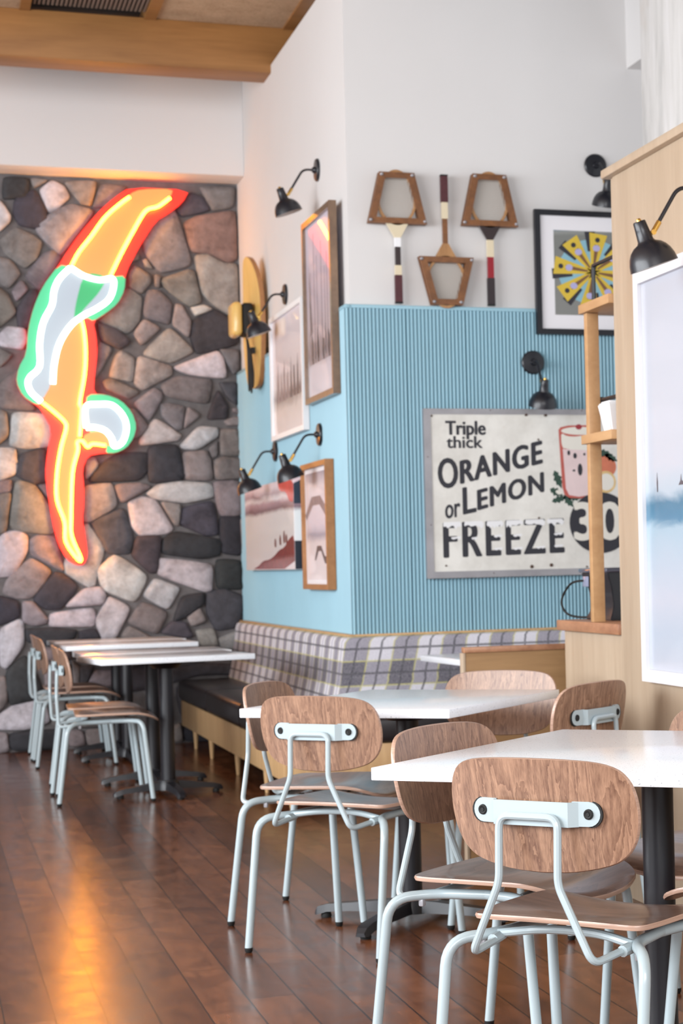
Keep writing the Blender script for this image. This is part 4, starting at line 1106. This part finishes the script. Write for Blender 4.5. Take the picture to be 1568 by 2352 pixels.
# ---------------------------------------------------------------- yellow board with strap
bd = thing('wooden_board', 'yellow wooden riding board with black foot strap, upright on the wall beside the stone', 'board', (XA - 0.0, 13.1, 2.38))
L = bd.location
half = [(0.0, 3.235), (0.06, 3.215), (0.12, 3.14), (0.165, 3.0), (0.185, 2.82), (0.178, 2.66), (0.15, 2.5), (0.10, 2.40), (0.0, 2.375)]
o = [(v.x, v.y) for v in smooth_line([(a, c, 0) for a, c in half], 4)]
o = o + [(-a, c) for a, c in o[::-1]][1:-1]
b = bm_new(); add_plate(b, o, (0, 2.8), lambda a, c: (XA - 0.085 - 0.03 * max(0, (c - 2.95) / 0.28) ** 2 + a * 0.16, 13.12 - a, c), (1, 0, 0), 0.03); finish('board', b, [M['board_wood'], M['frame_wood']], bd, L)
b = bm_new(); add_box(b, XA - 0.16, XA - 0.085, 13.02, 13.2, 2.715, 2.925, 0.02, seg=3); st = finish('foot_strap', b, M['rubber'], bd, L)
b = bm_new(); add_box(b, XA - 0.225, XA - 0.161, 13.0, 13.22, 2.71, 2.93, 0.03, seg=4); finish('yellow_pad', b, M['board_wood'], bd, L)
b = bm_new(); add_box(b, XA - 0.085 - .02, XA - 0.03, 13.06, 13.10, 2.60, 2.64); add_box(b, XA - 0.055, XA - 0.0, 13.06, 13.10, 2.58, 2.64); finish('wall_bracket', b, M['black_metal'], bd, L)
for k, (dy, zl) in enumerate(((0.05, 2.36), (-0.04, 2.34), (-0.10, 2.37))):
    b = bm_new()
    add_tube(b, smooth_line([(XA - 0.13, 13.07, 2.72), (XA - 0.12, 13.07 + dy * .5, 2.62), (XA - 0.115, 13.07 + dy, 2.45), (XA - 0.115, 13.05 + dy, zl), (XA - 0.115, 13.02 + dy, 2.46), (XA - 0.12, 13.03 + dy * .5, 2.62)], 6), 0.006, 6)
    finish('cord', b, M['rubber'], bd, L)

# ---------------------------------------------------------------- tennis rackets in wooden presses, standing on the panel ledge
MAROON = plain('maroon_leather_grip', srgb(78, 34, 40), 0.55, var=0.15, vs=60)
CREAM = plain('cream_lacquer', srgb(222, 208, 178), 0.35, coat=0.3)
REDL = plain('red_lacquer', srgb(150, 26, 40), 0.35, coat=0.3)
DARKL = plain('dark_lacquer', srgb(48, 34, 34), 0.4, coat=0.3)
STRING = plain('racket_strings', srgb(206, 199, 190), 0.6)
GRIPB = plain('black_grip', srgb(46, 36, 40), 0.6)
def racket(label, xc, inv, tw, bw, z_hi, z_lo, z_end, cols, lean=0.0):
    """press from z_hi to z_lo, handle down to z_end (mirrored when inv)"""
    y = YB - 0.036
    t = thing('tennis_racket', label, 'tennis racket', (xc, y, 2.585), 0, 'tennis rackets on the ledge')
    L = t.location
    f = (lambda z: z) if not inv else (lambda z: 2.585 + z_top - z)
    z_top = z_hi - 2.585 if inv else 0
    if inv:
        f = lambda z: 2.585 + 3.285 - z
    pl = lambda a, c, d: (xc + a + lean * (f(c) - 2.585), y - d, f(c))
    # head hoop and strings
    zc = (z_hi + z_lo) / 2 + 0.005
    rz = (z_hi - z_lo) / 2 + 0.012
    hoop = [(0.104 * math.sin(a) * (1 - 0.10 * math.cos(a)), zc + rz * math.cos(a)) for a in [2 * PI * k / 40 for k in range(40)]]
    inn = [(a * 0.89, zc + (c - zc) * 0.90) for a, c in hoop]
    b = bm_new(); add_ring(b, hoop, inn, pl, 0.002, 0.020); finish('racket_head', b, M['racket_wood'], t, L)
    b = bm_new()
    for k in range(-9, 10):
        x = k * 0.0098
        h = rz * 0.91 * math.sqrt(max(0, 1 - (x / 0.1) ** 2))
        add_tube(b, [pl(x, zc - h, 0.011), pl(x, zc + h, 0.011)], 0.0016, 4)
    for k in range(-11, 12):
        q = k / 12
        wd = 0.098 * math.sqrt(max(0, 1 - q * q))
        z = zc + q * rz * 0.91
        add_tube(b, [pl(-wd, z, 0.0125), pl(wd, z, 0.0125)], 0.0016, 4)
    finish('strings', b, STRING, t, L)
    # press: trapezoid of four slats front and back, wing bolts at the corners
    T = [(-tw / 2, z_hi), (tw / 2, z_hi), (bw / 2, z_lo), (-bw / 2, z_lo)]
    sl = 0.030
    q = sl * 1.10
    I = [(-tw / 2 + q * .95, z_hi - sl), (tw / 2 - q * .95, z_hi - sl), (bw / 2 - q * 1.35, z_lo + sl), (-bw / 2 + q * 1.35, z_lo + sl)]
    b = bm_new(); add_ring(b, T, I, pl, 0.022, 0.036); add_ring(b, T, I, pl, -0.012, 0.000); pp = finish('press_frame', b, M['press'], t, L, flat=True)
    for (a, c) in T:
        a *= (1 - 0.012 / abs(a)); c += -0.014 if c > zc else 0.014
        p = pl(a, c, 0.0)
        b = bm_new(); add_lathe(b, [(0, -0.012), (0.003, -0.012), (0.003, 0.036), (0.009, 0.036), (0.009, 0.042), (0.004, 0.048), (0, 0.048)], p, (0, -1, 0), 10); finish('press_bolt', b, M['alu'], pp, L)
    # throat and shaft
    zt = z_lo - 0.028
    b = bm_new(); add_prism(b, [(-0.060, z_lo + 0.004), (0.060, z_lo + 0.004), (0.045, zt + .006), (0.016, zt - 0.045), (-0.016, zt - 0.045), (-0.045, zt + .006)], pl, 0.003, 0.020); finish('throat', b, cols[0], t, L, flat=True)
    segs = cols[1:]
    zs = zt - 0.045
    for nm, m, frac, w0 in segs:
        z1 = z_lo - 0.073 + (z_end - (z_lo - 0.073)) * frac
        b = bm_new(); add_prism(b, [(-w0, zs), (w0, zs), (w0, z1), (-w0, z1)], pl, 0.002 - (0.003 if 'grip' in nm else 0), 0.021 + (0.005 if 'grip' in nm else 0)); finish(nm, b, m, t, L, flat=True)
        zs = z1
    b = bm_new(); add_prism(b, [(-0.019, z_end + 0.008), (0.019, z_end + 0.008), (0.019, z_end), (-0.019, z_end)], pl, -0.002, 0.028); finish('butt_cap', b, M['rubber'], t, L, flat=True)
racket('left tennis racket in a wooden press, head up, white and dark shaft', 2.412, False, 0.188, 0.315, 3.278, 3.008, 2.587, [CREAM, ('shaft', M['white_frame'], 0.14, 0.016), ('shaft', DARKL, 0.42, 0.014), ('shaft_band', CREAM, 0.57, 0.0175), ('grip', MAROON, 0.98, 0.0185)], 0.0)
racket('middle tennis racket in a wooden press, standing upside down with handle up', 2.671, True, 0.170, 0.298, 3.285, 3.030, 2.590, [M['racket_wood'], ('shaft', M['press'], 0.36, 0.013), ('shaft_band', CREAM, 0.60, 0.0165), ('grip', MAROON, 0.98, 0.0185)], 0.0)
racket('right tennis racket in a wooden press, head up, cream and red shaft', 2.918, False, 0.186, 0.310, 3.292, 3.014, 2.587, [DARKL, ('shaft', CREAM, 0.26, 0.0185), ('shaft_band', REDL, 0.58, 0.0165), ('grip', GRIPB, 0.98, 0.0185)], 0.0)

# ---------------------------------------------------------------- enamel price sign
sg = thing('price_sign', 'old white enamel sign reading Triple thick orange or lemon freeze 30', 'sign', (3.2, YB - 0.036, 1.12))
L = sg.location
SX0, SX1, SZ0, SZ1 = 2.525, 3.90, 1.125, 2.031
sy = YB - 0.036
spl = lambda a, c, d: (a, sy - d, c)
b = bm_new(); add_prism(b, rect(SX0 + .01, SX1 - .01, SZ0 + .01, SZ1 - .01), spl, 0.0, 0.024); face = finish('sign_panel', b, M['sign_face'], sg, L, flat=True)
b = bm_new(); add_ring(b, rect(SX0, SX1, SZ0, SZ1), rect(SX0 + .038, SX1 - .038, SZ0 + .036, SZ1 - .030), spl, 0.0, 0.030); finish('metal_frame', b, M['alu'], sg, L, flat=True)
FD = 0.0242
sxp = lambda q: SX0 + (q - 165) * 0.001015        # sign drawing units to metres
szp = lambda q: 2.031 - (q - 370) * 0.000985
def lettering(name, text, x0, x1, ytop, ybase, slope=0.0, bold=0.0, m=None, lift=0.0, par=None):
    cu = bpy.data.curves.new(name, 'FONT')
    cu.body = text
    cu.size = 1.0
    cu.space_character = 1.0 if len(text) < 3 or text[0] in 'Tt' else (1.22 if text == 'FREEZE' else 1.12)
    cu.offset = 0.0
    cu.resolution_u = 4
    tmp = bpy.data.objects.new('tmp', cu)
    COL.objects.link(tmp)
    dg = bpy.context.evaluated_depsgraph_get()
    me = bpy.data.meshes.new_from_object(tmp.evaluated_get(dg))
    bpy.data.objects.remove(tmp)
    xs = [v.co.x for v in me.vertices]; ys = [v.co.y for v in me.vertices]
    ax, bx, ay, by = min(xs), max(xs), min(ys), max(ys)
    X0, X1, Z1, Z0 = sxp(x0), sxp(x1), szp(ytop), szp(ybase)
    b = bm_new()
    b.from_mesh(me)
    bpy.data.meshes.remove(me)
    for v in b.verts:
        fx = (v.co.x - ax) / (bx - ax); fz = (v.co.y - ay) / (by - ay)
        v.co = Vector((X0 + fx * (X1 - X0), sy - FD - lift, Z0 + fz * (Z1 - Z0) + slope * fx * (X1 - X0)))
    if bold > 0:                                                 # heavier strokes: the same shapes laid over each other a little apart
        src = b.faces[:]
        bw = bold * (Z1 - Z0)
        for k in range(6):
            an = k * PI / 3
            g2 = bmesh.ops.duplicate(b, geom=src)
            for e in g2['geom']:
                if isinstance(e, bmesh.types.BMVert):
                    e.co.x += bw * math.cos(an); e.co.z += bw * 0.6 * math.sin(an); e.co.y += 0.00002 * (k + 1)
    r = bmesh.ops.extrude_face_region(b, geom=b.faces[:])
    for e in r['geom']:
        if isinstance(e, bmesh.types.BMVert):
            e.co.y -= 0.0006
    return finish(name, b, m or M['ink'], par or face, L, flat=True)
lettering('lettering', 'Triple', 285, 498, 438, 535, 0, 0.04)
lettering('lettering', 'thick', 288, 480, 520, 584, 0, 0.04)
lettering('lettering', 'O', 240, 340, 640, 800, 0, 0.035)
lettering('lettering', 'RANGE', 360, 806, 655, 778, 0.24, 0.055)
lettering('lettering', 'L', 370, 436, 802, 944, 0.2, 0.035)
lettering('lettering', 'EMON', 450, 811, 815, 922, 0.26, 0.058)
lettering('lettering', 'or', 272, 350, 895, 968, 0.15, 0.04)
lettering('lettering', 'FREEZE', 262, 916, 992, 1176, 0.022, 0.04)
# snow on the letters
SNOW = plain('sign_snow', srgb(232, 232, 234), 0.45)
def dpoly(pts):
    return [(sxp(a), szp(c)) for a, c in pts]
rr = random.Random(3)
for (a, c, z) in ((262, 354, 994), (376, 474, 992), (498, 582, 992), (604, 690, 990), (710, 812, 988), (832, 918, 986)):
    top = [(a - 5, z + 10), (a - 2, z - 8), (c - 6, z - 10), (c + 4, z + 4)]
    n = 9
    low = [(c + 2 - (c - a + 4) * k / n, z + 12 + rr.choice((0, 6, 14, 20)) * (0.4 + 0.6 * (k % 2))) for k in range(n + 1)]
    b = bm_new(); add_prism(b, dpoly(top + low), spl, FD, FD + 0.0010); finish('snow_cap', b, SNOW, face, L, flat=True)
for (a, c, z) in ((300, 352, 1068), (410, 440, 1072), (532, 578, 1062), (638, 686, 1060), (866, 912, 1056), (532, 578, 1132), (638, 688, 1132), (765, 812, 1128), (866, 914, 1122)):
    b = bm_new(); add_prism(b, dpoly([(a, z), (c, z - 4), (c, z + 6), (c - 12, z + 12), (c - 22, z + 7), (a + 12, z + 13), (a, z + 8)]), spl, FD, FD + 0.0010); finish('snow_cap', b, SNOW, face, L, flat=True)
# glass, fruit, leaves, price disc
GL_RED = plain('sign_red', srgb(186, 92, 82), 0.4, var=0.1, vs=20)
GL_PINK = plain('sign_pink', srgb(226, 204, 204), 0.4, var=0.05, vs=12)
GL_WHITE = plain('sign_cream', srgb(228, 224, 214), 0.4)
LEAF = plain('sign_green', srgb(44, 72, 60), 0.4, var=0.2, vs=30)
ORANGE = plain('sign_orange', srgb(206, 118, 88), 0.4, var=0.15, vs=20)
LEMON = plain('sign_lemon', srgb(222, 190, 130), 0.4, var=0.12, vs=30)
def deco(nm, pts, m, lift, sub=0):
    b = bm_new(); add_prism(b, chaikin(dpoly(pts), sub) if sub else dpoly(pts), spl, FD, FD + 0.0004 * lift); finish(nm, b, m, face, L, flat=True)
def leaf(cx, cz, ang, ln, wd):
    c, s = math.cos(ang), math.sin(ang)
    out = []
    for u, v in ((-1, 0), (-.6, .7), (-.45, .45), (-.1, 1), (0.05, .6), (.45, .75), (.5, .4), (1, 0), (.5, -.4), (.45, -.75), (.05, -.6), (-.1, -1), (-.45, -.45), (-.6, -.7)):
        a, d = u * ln, v * wd
        out.append((cx + a * c - d * s, cz + a * s + d * c))
    return out
for args in ((895, 760, 1.2, 55, 26), (885, 830, 0.5, 42, 26), (900, 868, -0.3, 45, 22), (952, 880, 0.9, 45, 24), (985, 862, 0.1, 40, 20), (1160, 615, 0.2, 50, 24), (1200, 640, 0.5, 45, 22)):
    deco('printed_leaf', leaf(*args), LEAF, 1)
deco('printed_blossom', leaf(900, 830, 0.3, 22, 16), GL_WHITE, 2)
deco('printed_orange', circle(1165, 690, 62, 62, 24), ORANGE, 1)
deco('printed_lemon', circle(1165, 775, 58, 62, 24), LEMON, 2)
deco('printed_lemon_pulp', circle(1168, 775, 44, 48, 20), GL_WHITE, 3)
deco('printed_glass', [(904, 485), (915, 470), (960, 460), (1060, 458), (1130, 470), (1140, 490), (1135, 830), (1110, 858), (1040, 866), (960, 862), (930, 845), (918, 800)], GL_RED, 3)
deco('printed_glass_front', [(925, 590), (1120, 600), (1112, 820), (1085, 845), (1010, 856), (955, 846), (938, 810)], GL_PINK, 4)
deco('printed_froth', [(918, 500), (950, 520), (1010, 522), (1080, 505), (1118, 515), (1122, 600), (930, 592), (918, 560)], GL_WHITE, 5, 1)
deco('printed_rim', circle(1022, 490, 104, 22, 26), GL_WHITE, 6)
deco('printed_cherry', circle(1018, 468, 18, 15, 16), REDL, 7)
for (x, z, a, c) in ((958, 612, 8, 14), (993, 628, 10, 16), (1020, 705, 13, 34), (1046, 620, 6, 8), (985, 710, 8, 6)):
    deco('printed_chip', circle(x, z, a, c, 12), M['ink'], 7)
deco('price_disc', circle(1130, 1002, 176, 170, 40), M['ink'], 8)
lettering('price_lettering', '30', 985, 1245, 890, 1096, 0, 0.045, GL_WHITE, 0.0034)
for (x, z) in ((527, 378), (725, 400), (833, 402), (1036, 378), (183, 632), (192, 1000), (525, 1268), (737, 1238), (846, 1232), (1046, 1246), (268, 1222), (210, 410), (783, 970), (790, 538)):
    r0 = 9 if 400 <= z <= 402 or 1230 < z < 1240 else 5
    b = bm_new(); add_lathe(b, [(0, 0.007), (r0 * .0006, 0.0065), (r0 * .00105, 0.003), (r0 * .0011, 0)], spl(sxp(x), szp(z), 0.0238), (0, -1, 0), 12); finish('nail', b, plain('rust', srgb(74, 50, 36), 0.7) if 'rust' not in bpy.data.materials else bpy.data.materials['rust'], sg, L)

# ---------------------------------------------------------------- low cabinet, shelf, things on it
cb = thing('low_cabinet', 'low oak cabinet end with butcher block top, at the end of the partition', 'cabinet', (2.55, 7.06, 0))
b = bm_new(); add_box(b, 2.352, 2.80, 6.703, 7.415, 0, 0.931, 0.002); finish('body', b, M['oak'], cb, cb.location, flat=True)
b = bm_new(); add_box(b, 2.326, 2.83, 6.703, 7.437, 0.932, 0.972, 0.004); finish('worktop', b, M['butcher'], cb, cb.location)
sh = thing('shelf_unit', 'open wooden shelf unit with one square post, standing on the low cabinet', 'shelf', (2.45, 6.9, 0.9725))
L = sh.location
for (x, y) in ((2.33, 6.985), (2.62, 6.985)):
    b = bm_new(); add_box(b, x, x + 0.046, y, y + 0.036, 0.9725, 2.118, 0.002); finish('post', b, M['shelf_wood'], sh, L)
for z in (1.634, 2.119):
    b = bm_new(); add_box(b, 2.318, 2.70, 6.703, 7.048, z, z + 0.034, 0.002); finish('shelf_board', b, M['shelf_wood'], sh, L)
b = bm_new()
add_tube(b, fillet([(2.375, 7.03, 2.153), (2.375, 7.03, 2.30), (2.375, 6.75, 2.30), (2.375, 6.75, 2.153)], 0.006, 3), 0.008, 6)
finish('guard_rail', b, M['black_metal'], sh, L)
b = bm_new(); add_tube(b, [(2.40, 7.035, 1.80), (2.40, 6.708, 1.80)], 0.0085, 10); add_lathe(b, [(0, 0), (0.0125, 0), (0.0125, 0.008), (0, 0.008)], (2.40, 7.037, 1.80), (0, 1, 0), 12); finish('guard_rail', b, M['black_metal'], sh, L)
pt = thing('white_pot', 'white tapered pot on the middle shelf beside the partition', 'pot', (2.40, 6.86, 1.668))
b = bm_new(); add_box(b, 2.34, 2.46, 6.80, 6.92, 1.6685, 1.774)
for v in b.verts:
    if v.co.z < 1.7:
        v.co.x = 2.40 + (v.co.x - 2.40) * 0.68; v.co.y = 6.86 + (v.co.y - 6.86) * 0.68
bmesh.ops.bevel(b, geom=b.edges[:], offset=0.006, segments=2, affect='EDGES')
finish('pot_body', b, M['white_frame'], pt, pt.location)
b = bm_new(); add_box(b, 2.352, 2.448, 6.812, 6.908, 1.7745, 1.781, 0.002); finish('lid', b, M['white_frame'], pt, pt.location)
pm = thing('receipt_printer', 'black tapered counter machine with a looping cable behind the shelf post', 'machine', (2.52, 7.22, 0.9725))
L = pm.location
b = bm_new()
sec = [(0.9725, 0.02), (1.0, 0.04), (1.03, 0.055), (1.10, 0.035), (1.14, 0.005), (1.155, 0.0)]
rings = [[b.verts.new(p) for p in ((2.42 + i * .4, 7.08, z), (2.66, 7.08, z), (2.66, 7.40 - i, z), (2.42 + i * .4, 7.40 - i, z))] for z, i in sec]
for A, B in zip(rings, rings[1:]):
    for i in range(4):
        b.faces.new((A[i], A[(i + 1) % 4], B[(i + 1) % 4], B[i]))
b.faces.new(rings[0]); b.faces.new(rings[-1])
bmesh.ops.bevel(b, geom=b.edges[:], offset=0.004, segments=2, affect='EDGES')
finish('housing', b, M['lamp_black'], pm, L)
b = bm_new(); add_box(b, 2.412, 2.665, 7.075, 7.415, 1.1535, 1.172, 0.007, seg=3); finish('lid', b, plain('glossy_grey', srgb(84, 86, 100), 0.12), pm, L)
b = bm_new(); add_box(b, 2.4145, 2.4195, 7.30, 7.37, 1.10, 1.14, 0.002); finish('display', b, plain('screen_grey', srgb(140, 146, 170), 0.2), pm, L)
b = bm_new(); add_tube(b, smooth_line([(2.425, 7.345, 1.125), (2.385, 7.41, 1.115), (2.37, 7.475, 1.07), (2.365, 7.485, 1.03), (2.375, 7.45, 0.995), (2.41, 7.42, 0.981), (2.47, 7.37, 0.979)], 8), 0.0045, 8); finish('cable', b, M['rubber'], pm, L)
# low oak divider
dv = thing('low_divider', 'low oak divider with dark cap behind the middle table', 'divider', (2.4, 7.75, 0))
b = bm_new(); add_box(b, 2.035, 2.86, 7.732, 7.772, 0, 0.842, 0.002); finish('panel', b, M['oak_dark'], dv, dv.location, flat=True)
b = bm_new(); add_box(b, 2.030, 2.868, 7.726, 7.778, 0.8425, 0.865, 0.002); finish('cap_rail', b, M['butcher'], dv, dv.location)
b = bm_new(); add_box(b, 2.022, 2.034, 7.730, 7.774, 0, 0.842, 0.001); finish('end_lipping', b, M['oak'], dv, dv.location)
